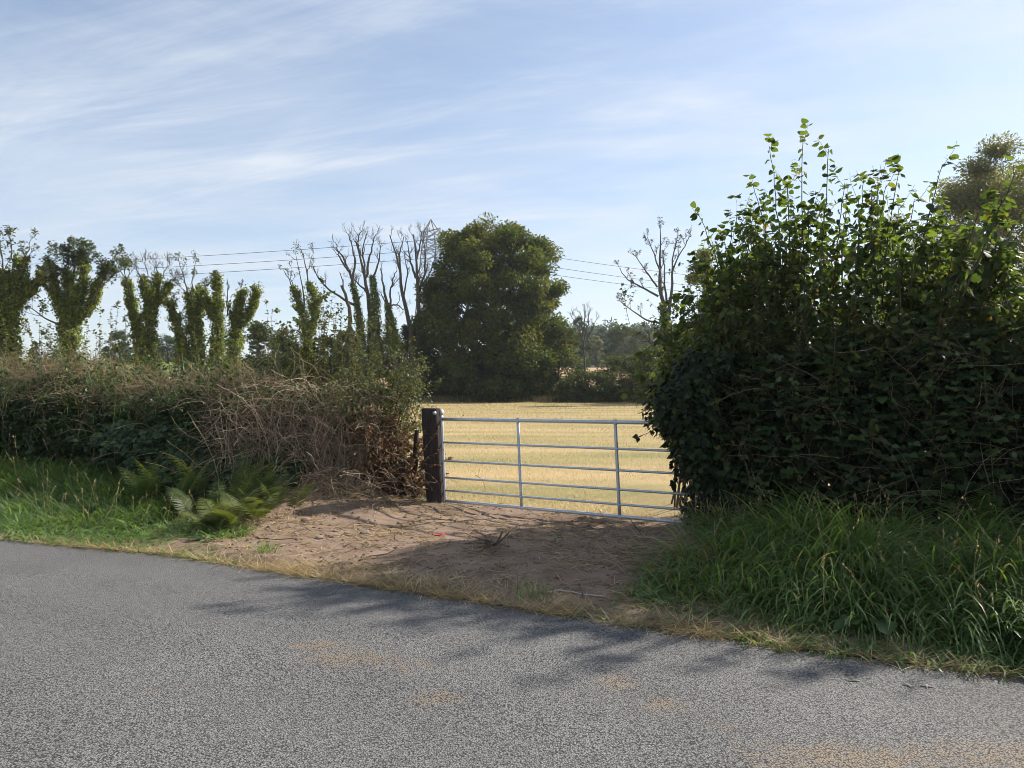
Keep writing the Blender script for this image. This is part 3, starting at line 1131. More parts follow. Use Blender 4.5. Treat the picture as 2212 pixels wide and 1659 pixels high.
ivy_tree('leftmost ivy tree, dark and bushy with bare twigs on top', 41, [
    ([(14, 800), (14, 740), (18, 690), (14, 640), (6, 585)], 50, 22), ([(18, 690), (36, 640), (44, 590), (48, 556)], 26, 8), ([(14, 700), (-25, 640), (-35, 580)], 30, 14), ([(30, 660), (70, 620), (104, 588)], 12, 4)],
    [([(14, 640), (8, 590), (2, 545), (0, 520)], .09, .03), ([(44, 600), (50, 570), (62, 540), (66, 518)], .07, .02), ([(25, 620), (28, 570), (26, 540), (22, 515)], .08, .02), ([(60, 625), (95, 595), (112, 570)], .06, .02), ([(-25, 640), (-30, 560)], .08, .02)],
    seed=1, L1=1.5, ash=2)
ivy_tree('wide forked ivy tree with sparse leafy crown near the left', 42, [
    ([(146, 800), (150, 740), (150, 694)], 34, 20), ([(150, 700), (125, 645), (110, 595), (105, 562)], 16, 6), ([(152, 700), (172, 645), (182, 595), (180, 548)], 17, 6), ([(160, 690), (195, 662), (205, 632), (222, 590)], 14, 5), ([(150, 690), (146, 640), (145, 585)], 15, 5)],
    [([(125, 645), (110, 595), (104, 560)], .08, .02), ([(172, 645), (182, 595), (184, 552)], .08, .02), ([(195, 662), (208, 630), (238, 572)], .07, .02), ([(146, 640), (145, 590), (147, 562)], .07, .02), ([(128, 702), (100, 690), (68, 665), (50, 645)], .08, .02), ([(160, 620), (160, 580), (163, 548)], .06, .02), ([(200, 640), (228, 610), (250, 590)], .06, .02)],
    seed=2, L1=2.0, n1=6, n2=4, n3=3, ash=7)
ivy_tree('slim leaning ivy trunk with forked bare tip', 46, [
    ([(305, 790), (298, 720), (288, 670), (280, 632), (272, 604)], 17, 6)],
    [([(280, 640), (272, 602), (266, 572)], .07, .02), ([(274, 610), (278, 590), (280, 570)], .05, .02), ([(270, 600), (258, 580), (252, 560)], .05, .02)], seed=3, L1=1.2)
ivy_tree('ivy trunk with three green arms and a fan of bare twigs', 46, [
    ([(322, 800), (322, 757), (325, 690), (330, 645), (337, 607), (340, 594)], 25, 6), ([(326, 690), (318, 645), (312, 615), (310, 600)], 11, 5), ([(330, 660), (348, 642), (360, 625), (362, 611)], 11, 5)],
    [([(312, 625), (306, 600), (290, 570)], .07, .02), ([(338, 610), (340, 590), (336, 565)], .07, .02), ([(330, 625), (322, 592), (312, 566)], .06, .02), ([(345, 610), (355, 590), (366, 566)], .07, .02), ([(358, 625), (372, 610), (386, 602)], .06, .02)], seed=4, L1=1.5, n1=5)
ivy_tree('short bushy ivy trunk bending to the left', 47, [
    ([(402, 800), (398, 750), (388, 707), (370, 672), (362, 650)], 24, 13)], [([(370, 670), (376, 655), (374, 640)], .05, .02)], seed=5, L1=.8)
ivy_tree('broad dark ivy column with thin bare twigs above', 47, [
    ([(424, 800), (424, 740), (422, 682), (415, 650), (406, 632)], 27, 12), ([(425, 690), (434, 662), (438, 640)], 14, 5)],
    [([(408, 640), (400, 610), (390, 580), (386, 562)], .07, .02), ([(412, 640), (416, 600), (424, 565)], .07, .02), ([(404, 636), (392, 622), (384, 606)], .05, .02), ([(432, 650), (446, 625), (456, 604)], .05, .02)], seed=6, L1=1.3, ash=1)
ivy_tree('tall yellow green ivy spire', 46, [
    ([(468, 800), (470, 740), (470, 690), (470, 650), (467, 615), (467, 594)], 25, 5), ([(462, 690), (446, 655), (438, 628)], 8, 5)], [([(467, 612), (468, 596)], .04, .02), ([(452, 650), (442, 625), (440, 612)], .04, .02)], seed=7, L1=.6)
ivy_tree('wide ivy clump with a bare snag on its left', 48, [
    ([(502, 800), (505, 740), (508, 700), (513, 668), (522, 640), (525, 628)], 30, 7), ([(515, 705), (540, 674), (550, 648), (554, 622)], 15, 4)],
    [([(492, 680), (491, 640), (493, 614)], .07, .03), ([(522, 636), (520, 622), (525, 614)], .04, .02)], seed=8, L1=.7)
ivy_tree('leaning ivy tree with two green arms and bare upright branches', 54, [
    ([(668, 810), (668, 760), (664, 700), (652, 657), (636, 640), (633, 620)], 19, 8), ([(672, 720), (680, 682), (683, 650), (674, 627), (666, 610)], 13, 5)],
    [([(634, 625), (622, 600), (612, 582)], .08, .025), ([(634, 622), (628, 598), (630, 585)], .06, .02), ([(658, 660), (654, 620), (646, 580), (640, 556)], .09, .025), ([(666, 615), (662, 580), (652, 545), (648, 536)], .09, .025), ([(664, 590), (672, 560), (678, 545)], .06, .02)], seed=9, L1=1.4, n1=3, n2=3, n3=2)


def dead_tree(label, Y, limbs, seed, ivy=(), L1=1.75, n1=5, n2=3, n3=3, leaves=0, t0=.3, name='dead_tree', group='leafless trees on the far hedge line'):
    rng = np.random.default_rng(seed)
    x, y = limbs[0][0][0]
    b = at(x, y, Y)
    t = thing(name, label, 'tree', (b[0], Y, 0), group)
    ls = []
    for pts, r0, r1 in limbs:
        ls.append((limb(rng, pts, Y, rng.normal(0, 1.0), 11, .035), r0, r1))
    tr = MB()
    tubes(tr, np.array([[b[0] + .1, Y, -.2], [b[0] + .05, Y, (b[2]) * .5], ls[0][0][0]]), np.array([limbs[0][1] * 1.5, limbs[0][1] * 1.15, limbs[0][1]]), 8)
    tubes(tr, ls[0][0], np.linspace(ls[0][1], ls[0][2], 11), 8)
    tr.build('trunk', M['bark'], t)
    br = MB()
    tops = bare_top(rng, br, ls, L1, n1, n2, n3, t0=t0, wob=.2)
    br.build('branches', M['dead_bark'], t)
    if ivy:
        iv = MB()
        for pts, ra, rb in ivy:
            P = limb(rng, pts, Y, 0)
            ln = np.sum(np.linalg.norm(np.diff(P, axis=0), axis=1))
            rd = np.linspace(pxm(ra, Y), pxm(rb, Y), len(P))
            ivy_on(rng, iv, P, rd, int(1600 * ln * max(.25, rd.mean())), .17)
        iv.build('ivy', M['ivy_far'], t)
    if leaves:
        lf = MB()
        twig_leaves(rng, lf, KITE, tops[rng.random(len(tops)) < .3], leaves, .2, .1, .3, .6)
        lf.build('leaves', M['thorn'], t)
    return t


dead_tree('bare tree with a long low branch reaching left', 60, [
    ([(780, 720), (773, 657), (760, 607), (753, 582), (740, 552), (728, 540)], .24, .05), ([(760, 610), (768, 570), (762, 535), (753, 505)], .12, .03), ([(768, 660), (740, 645), (713, 627), (690, 608), (676, 574)], .12, .03), ([(752, 585), (735, 560), (725, 524)], .1, .03)],
    21, [([(782, 760), (773, 657), (762, 612)], 8, 5)])
dead_tree('pale broken snag without twigs beside the bare trees', 58, [
    ([(757, 712), (753, 657), (745, 632), (738, 618)], .17, .10), ([(748, 645), (740, 615), (735, 590)], .08, .03)], 22, L1=.5, n1=2, n2=2, n3=0)
dead_tree('tallest bare tree with curving limbs over an ivied stem', 61, [
    ([(802, 760), (800, 682), (793, 632), (788, 592), (778, 552), (768, 520)], .26, .05), ([(790, 600), (798, 560), (803, 532), (813, 505)], .13, .03), ([(778, 552), (772, 525), (776, 505), (782, 500)], .1, .03), ([(793, 632), (772, 610), (758, 600)], .1, .03), ([(805, 600), (818, 570), (822, 530)], .1, .03), ([(788, 590), (782, 540), (792, 505)], .1, .03)],
    23, [([(808, 800), (810, 690), (810, 630), (804, 596)], 17, 5)])
dead_tree('small twisted bare tree with ivy at its foot', 60, [
    ([(852, 715), (838, 662), (830, 627), (825, 595), (822, 580)], .18, .04), ([(844, 665), (842, 627), (853, 595), (858, 585)], .1, .03), ([(845, 660), (860, 658), (872, 668)], .08, .03)],
    24, [([(852, 760), (844, 690), (836, 655)], 15, 5)], L1=1.7)
dead_tree('slender bare tree swaying left above the dark bushes', 62, [
    ([(888, 715), (876, 662), (865, 620), (865, 582), (855, 545), (842, 508)], .2, .04), ([(865, 590), (862, 550), (872, 512)], .1, .03), ([(872, 640), (880, 600), (876, 560)], .08, .03)], 25, L1=1.8)
dead_tree('bare tree with upright twigs touching the big green crown', 63, [
    ([(904, 715), (903, 632), (900, 572), (898, 532), (892, 505)], .22, .04), ([(902, 640), (915, 600), (920, 560), (915, 515)], .12, .03), ([(898, 600), (885, 560), (880, 520)], .12, .03), ([(900, 560), (908, 530), (910, 500)], .1, .03), ([(910, 620), (928, 590), (940, 555)], .08, .03)], 26, L1=2.0, n1=6)
dead_tree('gaunt half dead tree with sparse leaves and long left branches', 76, [
    ([(1449, 715), (1443, 677), (1431, 652), (1424, 632), (1426, 582), (1426, 530), (1426, 490)], .3, .03), ([(1444, 680), (1449, 644), (1453, 607), (1452, 560), (1464, 510)], .2, .03), ([(1440, 660), (1436, 610), (1433, 540)], .14, .03), ([(1422, 640), (1381, 619), (1356, 604), (1343, 592), (1339, 578)], .13, .03),
    ([(1420, 620), (1395, 585), (1372, 552)], .11, .03), ([(1426, 590), (1412, 545), (1398, 512)], .1, .03), ([(1425, 698), (1392, 690), (1366, 672), (1340, 650)], .12, .03), ([(1452, 590), (1462, 560), (1480, 530), (1492, 506)], .1, .03)],
    27, [([(1440, 760), (1436, 700), (1430, 655)], 14, 5)], L1=2.1, n2=5, leaves=4)
dead_tree('small bare ash with upswept twigs right of the big tree', 63, [
    ([(1263, 790), (1260, 730), (1257, 700), (1252, 672)], .085, .02), ([(1261, 740), (1270, 705), (1274, 675)], .09, .02), ([(1261, 750), (1275, 720), (1288, 690)], .08, .02), ([(1260, 735), (1246, 705), (1235, 680)], .08, .02), ([(1260, 725), (1263, 690), (1264, 668)], .08, .02)], 28, L1=1.3, n1=6)
dead_tree('low crooked tree standing on a dark bush', 58, [
    ([(1409, 765), (1408, 742), (1402, 725), (1392, 712)], .14, .04), ([(1408, 742), (1418, 728), (1428, 716)], .1, .03), ([(1408, 738), (1390, 738), (1372, 728)], .08, .03), ([(1408, 740), (1430, 740), (1450, 730)], .08, .03)], 29, L1=1.3, leaves=7)


def leafy(name, label, Y, x, y_top, y_bot, prof_px, n_cl, cl_r, n_leaf, size, mat, seed, cat='tree', group=None, zb=None, tmpl=KITE, trunk=True, **kw):
    """a tree or bush whose profile is given as (fraction of height, half width in px)"""
    rng = np.random.default_rng(seed)
    top, bot = at(x, y_top, Y), at(x, y_bot, Y)
    g = float(land(top[0], Y)) if zb is None else zb
    z0 = max(bot[2], g)
    t = thing(name, label, cat, (top[0], Y, g), group)
    prof = [(z0 + (top[2] - z0) * f, pxm(w, Y)) for f, w in prof_px]
    lf, br = MB(), MB()
    crown(rng, lf, top[0], Y, prof, n_cl, cl_r, n_leaf, size, tmpl, branch=br, **kw)
    H = top[2] - g
    R = max(p[1] for p in prof)
    if trunk:
        P = resample([(top[0], Y, g - .2), (top[0] + .05 * R, Y, g + H * .3), (top[0] - .03 * R, Y, g + H * .65), (top[0], Y, g + H * .9)], 8, rng, .02 * R)
        tk = MB()
        tubes(tk, P, np.linspace(.035 * H, .006 * H, 8) if cat == 'tree' else np.linspace(.02 * H, .005 * H, 8), 8)
        tk.build('trunk', M['bark'], t)
    br.build('branches', M['bark'], t)
    lf.build('crown' if cat == 'tree' else 'foliage', M[mat], t)
    return t


# the big maple
leafy('maple_tree', 'large rounded field maple with russet tinted leaves in mid hedge', 66, 1066, 490, 862,
      [(0, 126), (.08, 154), (.2, 174), (.35, 168), (.5, 158), (.62, 152), (.78, 138), (.9, 104), (.97, 56), (1, 20)], 400, 1.0, 300, .29, 'maple', 31, skin=.5, tone=.17, squash=.8, lump=.15)
leafy('bush', 'sunlit olive bush growing against the right half of the maple', 63.5, 1118, 712, 862, [(0, 62), (.3, 66), (.6, 54), (.85, 32), (1, 8)], 90, .75, 230, .22, 'maple', 34, 'bush', 'bushes of the far hedge line', squash=.8, tone=.2)
leafy('bush', 'rounded green bush at the right foot of the maple', 64.5, 1206, 702, 858, [(0, 45), (.3, 50), (.7, 42), (.9, 24), (1, 8)], 60, .8, 170, .2, 'thorn', 32, 'bush', 'bushes of the far hedge line')
leafy('bush', 'dark bush under the bare trees left of the maple', 65, 893, 700, 862, [(0, 40), (.4, 42), (.8, 30), (1, 10)], 60, .85, 170, .22, 'thorn', 33, 'bush', 'bushes of the far hedge line')
hl = [(560, 58, 705, 44), (612, 60, 716, 40), (640, 60, 738, 36), (700, 60, 730, 44), (752, 61, 716, 36), (800, 62, 728, 40), (846, 63, 708, 36), (930, 66.5, 770, 40), (985, 67, 780, 40), (1130, 67, 775, 42), (1248, 61, 804, 36), (1296, 61, 806, 40),
      (1342, 62, 770, 40), (1382, 63, 760, 34), (1405, 57, 752, 28), (1440, 60, 748, 34), (1478, 62, 700, 30)]
hn = ['hazy dark bush behind the left hedge shoots', 'tall dull bush in the gap left of the leaning ivy tree', 'low bush at the foot of the leaning ivy tree', 'mid green bush between leaning ivy tree and bare trees', 'grey green bush below the pale snag', 'dark bush below the tallest bare tree', 'olive bush below the small twisted tree',
      'low bush under the left skirt of the maple', 'low shaded bush below the maple crown', 'low shaded bush under the right skirt of the maple', 'low hedge bush below the small bare ash', 'low hedge bush with straw field showing above it', 'yellow green rounded bush in the far hedge gap', 'olive bush beside the dark evergreen bush', 'dark evergreen bush under the crooked tree', 'ivied bush at the foot of the gaunt tree', 'tall dark bush beside the right hedge edge']
for k, ((x, Y, yt, w), lb) in enumerate(zip(hl, hn)):
    leafy('bush', lb, Y, x, yt, 875, [(0, w), (.4, w * 1.02), (.75, w * .8), (.93, w * .45), (1, w * .15)], 46, .75, 150, .19, 'ivy_far' if k == 14 else 'thorn', 60 + k, 'bush', 'bushes of the far hedge line')
leafy('ivy_covered_tree', 'dark ivy covered tree just behind the left end of the hazel hedge', 56, 1522, 548, 860, [(0, 40), (.3, 34), (.6, 26), (.85, 20), (1, 6)], 90, .7, 260, .2, 'ivy_far', 81)
leafy('willow_tree', 'pale grey green willow rising behind the right hedge', 36, 2150, 318, 850, [(0, 110), (.25, 150), (.5, 145), (.72, 118), (.88, 72), (.96, 42), (1, 16)], 330, .85, 330, .165, 'willow', 82, tmpl=NARROW, wid=1.5, skin=.4)
leafy('willow_tree', 'lower olive crown showing through the top of the hazel hedge', 40, 1950, 470, 850, [(0, 90), (.4, 110), (.75, 90), (1, 30)], 150, .8, 260, .13, 'willow', 83, tmpl=NARROW, wid=1.5, skin=.3)
for k, (x, Y, yt, w, lb) in enumerate([(1560, 61, 700, 60, 'dark hedge bush hidden behind the left end of the hazel hedge'), (1680, 60, 730, 64, 'rounded field bush hidden behind the middle of the hazel hedge'), (1800, 59, 715, 66, 'tall field bush hidden behind the two tallest hazel shoots'), (1930, 57, 735, 66, 'low field bush hidden behind the olive willow crown'), (2060, 55, 720, 70, 'broad field bush hidden behind the pale willow')]):
    leafy('bush', lb, Y, x, yt, 875, [(0, w), (.4, w * 1.02), (.75, w * .8), (.93, w * .45), (1, w * .15)], 50, .8, 130, .2, 'thorn', 740 + k, 'bush', 'bushes of the far hedge line')
# far trees
ft = [('far_tree', 'dusky far tree behind the small bare ash', 120, 1252, 688, 800, 30, 'far_leaf'), ('far_tree', 'big round blue green tree beyond the straw field', 115, 1344, 703, 800, 40, 'far_leaf'),
      ('far_tree', 'greyish far tree left of the big round one', 160, 1287, 726, 790, 18, 'willow'), ('far_tree', 'soft green far tree on the slope', 230, 1298, 712, 770, 18, 'far_leaf'), ('far_tree', 'far tree behind the right shoulder of the round tree', 230, 1384, 714, 790, 22, 'far_leaf'),
      ('far_tree', 'dark far bush below the meadow strip', 200, 1301, 758, 786, 12, 'far_leaf'), ('far_tree', 'low dark far tree above the straw field', 172, 1302, 772, 800, 18, 'far_leaf'),
      ('far_tree', 'dark far tree crowning the green rise', 128, 258, 716, 785, 26, 'far_leaf'), ('far_tree', 'broad dark far tree between the ivy trunks', 132, 362, 728, 790, 40, 'far_leaf'), ('far_tree', 'tall blue green far tree right of the ivy clump', 110, 556, 694, 800, 18, 'far_leaf'),
      ('far_tree', 'far leafy tree in the gap beside the nettle shoots', 120, 612, 728, 800, 22, 'far_leaf'), ('far_tree', 'far dull tree seen behind the bare trunks', 110, 730, 712, 800, 30, 'far_leaf'), ('far_tree', 'far ivy tree left on the green rise', 105, 74, 738, 790, 8, 'far_leaf')]
for k, (nm, lb, Y, x, yt, yb, w, mt) in enumerate(ft):
    leafy(nm, lb, Y, x, yt, yb, [(0, w * .8), (.3, w), (.6, w * .95), (.85, w * .6), (1, w * .15)], 90, pxm(w, Y) * .26, 190, pxm(2.4, Y) if Y < 300 else 1.0, mt, 100 + k, group='far trees in the haze', skin=.45)
# ridge wood: far and uncountable
rng = np.random.default_rng(150)
wd = MB()
for k in range(190):
    x = rng.uniform(1180, 1520)
    Y = rng.uniform(235, 540)
    p = at(x, 800, Y)
    z = float(land(p[0], Y))
    h = rng.uniform(6, 12)
    crown(rng, wd, p[0], Y, [(z, h * .45), (z + h * .5, h * .5), (z + h * .85, h * .3), (z + h, .4)], 14, h * .2, 26, 1.5)
tag(wd.build('far_woods', M['far_leaf']), 'hazy wooded ridge on the horizon', 'woods', kind='stuff')

# distant wooden pole on the ridge
pm = MB()
b = at(1307, 706, 330)
tubes(pm, np.array([(b[0], 330, float(land(b[0], 330))), (b[0], 330, b[2] + 1), (b[0], 330, b[2] + 3.5)]), .22, 6)
tubes(pm, np.array([(b[0] - 1.3, 330, b[2] + 3), (b[0], 330, b[2] + 3.02), (b[0] + 1.3, 330, b[2] + 3)]), .14, 4)
tag(pm.build('utility_pole', M['twig']), 'tiny utility pole on the wooded skyline', 'pole')


# ------------------------------------------------------------------ pylon and wires
def build_pylon():
    Y = 112
    top = at(931, 474, Y)
    g = float(land(top[0], Y))
    t = thing('pylon', 'grey steel lattice pylon behind the bare trees', 'pylon', (top[0], Y, g))
    H = top[2] - g
    lv = np.linspace(0, 1, 15)
    ca, sa = math.cos(.45), math.sin(.45)

    def corner(i, f):
        w = 2.6 * (1 - f) + .85 * f if f < .93 else .85 * (1 - f) / .07
        dx, dy = [(-1, -1), (1, -1), (1, 1), (-1, 1)][i]
        dx, dy = dx * w, dy * w
        return np.array([top[0] + dx * ca - dy * sa, Y + dx * sa + dy * ca, g + f * H])
    legs, br = MB(), MB()
    for i in range(4):
        tubes(legs, np.array([corner(i, f) for f in np.r_[np.linspace(0, .93, 8), .999]]), .085, 4)
    for a in range(len(lv) - 2):
        for i in range(4):
            j = (i + 1) % 4
            for p, q in ((corner(i, lv[a]), corner(j, lv[a + 1])), (corner(j, lv[a]), corner(i, lv[a + 1])), (corner(i, lv[a + 1]), corner(j, lv[a + 1]))):
                tubes(br, np.array([p, q]), .045, 4)
    legs.build('mast', M['steel'], t)
    br.build('bracing', M['steel'], t)
    tips = []
    for y in (528, 549, 566):
        z = at(931, y, Y)[2] + 1.6
        f = (z - g) / H
        am = MB()
        for s in (-1, 1):
            tip = np.array([top[0] + s * 4.2 * sa, Y - s * 4.2 * ca * 1.0, z + .2])
            for i in range(4):
                tubes(am, np.array([corner(i, min(.92, f + .03 * (i > 1))), tip]), .05, 4)
            if s == 1:
                tips.append(tip)
                tubes(am, np.array([tip, tip - (0, 0, .8), tip - (0, 0, 1.7)]), .09, 6)
        am.build('cross_arm', M['steel'], t)
    # conductors
    ends = [((-140, 577), (1600, 606)), ((-140, 596), (1600, 628)), ((-140, 613), (1600, 642))]
    lab = ['topmost of the three overhead wires', 'middle one of the three overhead wires', 'lowest of the three overhead wires']
    for tip, (l, r), lb in zip(tips, ends, lab):
        a = tip - (0, 0, 1.7)
        pl, pr = at(*l, 122), at(*r, 134)
        pts = []
        for s in np.linspace(0, 1, 18):
            pts.append(pl * (1 - s) + a * s - np.array([0, 0, 1.2 * 4 * s * (1 - s) * .5]))
        for s in np.linspace(0, 1, 18)[1:]:
            pts.append(a * (1 - s) + pr * s - np.array([0, 0, 1.2 * 4 * s * (1 - s) * .4]))
        w = MB()
        tubes(w, np.array(pts), .036, 4)
        tag(w.build('power_line', M['wire']), lb, 'wire', 'overhead wires strung from the pylon')


build_pylon()


# ------------------------------------------------------------------ near hedges
class Hedge:
    """a path with half width and height along it; gives points in the body and on the skin"""
    def __init__(s, path, W, H, Z0=0.0):
        p = np.array(path, float)
        s.d = np.r_[0, np.cumsum(np.linalg.norm(np.diff(p, axis=0), axis=1))]
        s.p, s.W, s.H = p, np.array(W, float), np.array(H, float)
        s.L = s.d[-1]

    def frame(s, u):
        c = np.stack([np.interp(u, s.d, s.p[:, k]) for k in (0, 1)], 1)
        e = .05
        t = np.stack([np.interp(u + e, s.d, s.p[:, k]) - np.interp(u - e, s.d, s.p[:, k]) for k in (0, 1)], 1)
        t = unit(t)
        return c, t, np.stack([t[:, 1], -t[:, 0]], 1), np.interp(u, s.d, s.W), np.interp(u, s.d, s.H)

    def pts(s, rng, n, skin=.25, front=True, zlo=0.02, zhi=1.0, u0=0, u1=None, ph=0, lump=.3, back=.25, end=True):
        """positions and outward normals; the front is the side towards the road (-n side picks by sign)"""
        u = rng.uniform(u0, s.L if u1 is None else u1, n)
        a = rng.uniform(0, 1, n)
        c, t, nn, W, H = s.frame(u)
        th = np.where(rng.random(n) < back, rng.uniform(math.pi * .5, math.pi, n), rng.uniform(0, math.pi * .62, n))  # 0 = front foot, pi/2 = top
        H = H * (.86 + .30 * fbm(u * 1.1 + 31, u * 0 + s.L, 3) + .10 * (vnoise(u * 3.3, u * 0 + 8) - .5))
        cx = np.sign(np.cos(th)) * np.abs(np.cos(th)) ** .55
        cz = np.abs(np.sin(th)) ** .62
        f = 1 - np.abs(rng.normal(0, skin, n))
        f = np.clip(f, .05, 1.1)
        lm = 1 - lump + 2 * lump * fbm(u * 1.7 + ph, th * 2.3 + ph, 3)
        z = (zlo + (zhi - zlo) * cz * f * (.85 + .3 * (lm - .7)) * 1.0) * H
        off = cx * f * W * lm
        # rounded ends
        if end:
            e = np.minimum(u, s.L - u)
            k = np.sqrt(np.clip(1 - (1 - np.clip(e / .5, 0, 1)) ** 2, .15, 1))
            off = off * k
            z = z * (.75 + .25 * k)
        P = np.c_[c + nn * off[:, None], z]
        N = np.c_[nn * cx[:, None], cz]
        return P, unit(N), u, t


LH = Hedge([(-1.75, 9.75), (-2.8, 10.05), (-4, 10.5), (-7, 11.6), (-12, 13.4)], [.5, .95, .9, .95, 1.0], [1.45, 1.66, 1.78, 1.92, 2.0])
# for this path the side normal (t.y, -t.x) points to the field, so the road side is its negative
RH = Hedge([(8.5, 4.6), (5.2, 6.45), (3.4, 7.3), (2.25, 7.85)], [1.0, .95, .9, .75], [2.75, 2.7, 2.45, 2.05])


def flip_front(H):
    # make the normal point to the road (towards -y)
    old = H.frame

    def fr(u):
        c, t, n, W, Hh = old(u)
        s = np.where(n[:, 1] > 0, -1.0, 1.0)[:, None]
        return c, t, n * s, W, Hh
    H.frame = fr


flip_front(LH)
flip_front(RH)


def sprig(rng, path, r0, per, size, tmpl, wood, leafmb, t0=.1, droop=.2, side=0, sl=.25, spread=.9):
    """a stem with leaves and a few side twigs"""
    tubes(wood, path, np.linspace(r0, r0 * .35, len(path)), 5)
    twig_leaves(rng, leafmb, tmpl, path[None], per, size, t0, droop, .9, spread)
    if side:
        P, R = grow(rng, path[None], np.linspace(r0, r0 * .35, len(path))[None], side, .1, .85, .8, sl, .12, .08, 6, .6, .4)
        tubes(wood, P, np.maximum(R, .0015), 4)
        twig_leaves(rng, leafmb, tmpl, P, max(3, int(per * .22)), size, .2, droop, .9, spread)


def build_left_hedge():
    rng = np.random.default_rng(200)
    # --- brambles: the dark leafy body
    t = thing('bramble_hedge', 'dense dark green bramble hedge running left from the gateway', 'hedge', (-6, 11, 0))
    body = MB()
    P, N, u, tt = LH.pts(rng, 30000, .22, u0=.9, back=.2, zhi=.93)
    n = len(P)
    place(body, OVATE, P, unit(N * .5 + rvec(rng, n) * .8 + np.array([0, 0, -.35])), unit(N * .8 + np.array([0, 0, .6]) + rvec(rng, n) * .5), .062 * rng.uniform(.6, 1.4, n), rng.random(n), 1.1)
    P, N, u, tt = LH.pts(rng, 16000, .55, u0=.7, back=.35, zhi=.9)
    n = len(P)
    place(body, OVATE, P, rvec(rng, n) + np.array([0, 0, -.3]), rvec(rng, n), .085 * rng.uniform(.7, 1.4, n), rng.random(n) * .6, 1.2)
    # larger three-part leaves on the shaded front
    P, N, u, tt = LH.pts(rng, 2600, .07, u0=2.2, back=0, zhi=.8)
    m = (P[:, 2] < 1.45)
    P, N = P[m], N[m]
    n = len(P)
    lt = rng.random(n)
    for k in (-1, 0, 1):
        ax = unit(N * np.array([1, 1, .1]) + np.array([0, 0, -.25]) + np.cross(N, np.array([0, 0, 1.])) * k * .95 + rvec(rng, n) * .25)
        place(body, OVATE, P + N * .03, ax, unit(N * .45 + np.array([0, 0, .9]) + rvec(rng, n) * .3), .085 * rng.uniform(.75, 1.25, n), np.clip(lt + rng.normal(0, .08, n), 0, 1), 1.25)
    body.build('leaves', M['bramble'], t)
    # dead reddish stems over the top
    ds = MB()
    P, N, u, tt = LH.pts(rng, 6600, .1, u0=1.3, back=.35, zlo=.5, zhi=1.02)
    keep = (P[:, 2] > 1.2) & (fbm(u * .8 + 4, u * 0 + 2, 2) + .25 * (P[:, 2] - 1.5) > .30)
    P, N = P[keep], N[keep]
    n = len(P)
    S = strands(rng, n, P - N * .05, unit(N * .4 + rvec(rng, n) * 1.0 + np.array([0, 0, .25])), rng.uniform(.12, .5, n), .35, -.05, 6)
    tubes(ds, S, np.linspace(.0034, .0014, 6)[None] * rng.uniform(.7, 1.3, (n, 1)), 3, rng.random(n))
    ds.build('dead_stems', M['red_stem'], t)
    # sun bleached small leaves and seed heads sprinkled over the top
    sl = MB()
    P, N, u, tt = LH.pts(rng, 9500, .12, u0=.8, back=.3, zlo=.55, zhi=1.03)
    n = len(P)
    place(sl, KITE, P, rvec(rng, n) + N * .4, unit(N + rvec(rng, n) * .8), .03 * rng.uniform(.6, 1.5, n), rng.random(n))
    sl.build('top_leaves', M['small_leaf'], t)
    # bindweed and young bramble tips among the dead stems
    yl, yw = MB(), MB()
    P, N, u, tt = LH.pts(rng, 190, .06, u0=1.4, u1=6.5, back=.1, zlo=.4, zhi=1.02)
    m = len(P)
    S = strands(rng, m, P, N * .5 + rvec(rng, m) * .8 + np.array([0, 0, .35]), rng.uniform(.25, .7, m), .16, -.10, 9)
    tubes(yw, S, np.linspace(.0028, .0012, 9)[None], 3)
    twig_leaves(rng, yl, OVATE, S, 13, .048, .1, .3, .7, .9, .01)
    yl.build('young_leaves', M['dock'], t)
    yw.build('twigs', M['fern_stalk'], t)
    # long grass stalks growing up through the hedge
    gs = MB()
    P, N, u, tt = LH.pts(rng, 900, .08, u0=1.2, back=.1, zlo=.2, zhi=.95)
    m = len(P)
    blades(rng, gs, P + N * .04, rng.uniform(.25, .6, m), rng.uniform(.005, .010, m), rng.uniform(0, TAU, m), rng.uniform(.0, .5, m), rng.uniform(.6, 2.2, m), 6, rng.uniform(.4, 1, m))
    gs.build('grass_stalks', M['grass'], t)
    # inner wood
    wood = MB()
    P, N, u, tt = LH.pts(rng, 500, .5, u0=.5, back=.4)
    S = strands(rng, 500, np.c_[P[:, :2], np.zeros(500)], rvec(rng, 500) * .5 + np.array([0, 0, 1.]), np.maximum(P[:, 2] * 1.05, .3), .15, .05, 7)
    tubes(wood, S, np.linspace(.011, .003, 7)[None], 5)
    wood.build('stems', M['stem'], t)
    # upright shoots above the hedge
    tips = [(255, 654), (217, 667), (192, 704), (210, 722), (240, 662), (242, 707), (85, 697), (60, 697), (105, 704), (30, 716), (150, 725), (130, 735), (437, 702), (425, 732), (300, 735), (335, 748), (460, 742), (490, 752), (272, 690), (180, 740), (395, 745), (10, 700),
            (575, 653), (589, 667), (697, 606), (690, 640), (738, 667), (720, 687), (752, 692), (705, 680), (655, 700), (640, 715), (616, 705), (668, 690), (765, 720), (602, 720)]
    for k, (x, y) in enumerate(tips):
        kx = (x - CX) / F
        Y = 9.18 / (1 + .39 * kx) + rng.uniform(.0, .45)
        tip = at(x, y, Y)
        b = np.array([tip[0] + rng.normal(0, .1) + (.12 if x < 120 else 0), Y + rng.normal(0, .08), 1.25])
        mid = (tip + b) / 2 + rng.normal(size=3) * np.array([.04, .04, 0])
        path = resample([b, mid, tip], 9, rng, .008)
        w = MB()
        lf = MB()
        H = tip[2] - 1.5
        sprig(rng, path, .005, int(18 + 36 * max(H, .2)), .046, OVATE, w, lf, .15, .15, int(2 + 3 * rng.random()), .2)
        s = w.build('shoot', M['red_stem'] if k % 3 else M['stem'], t)
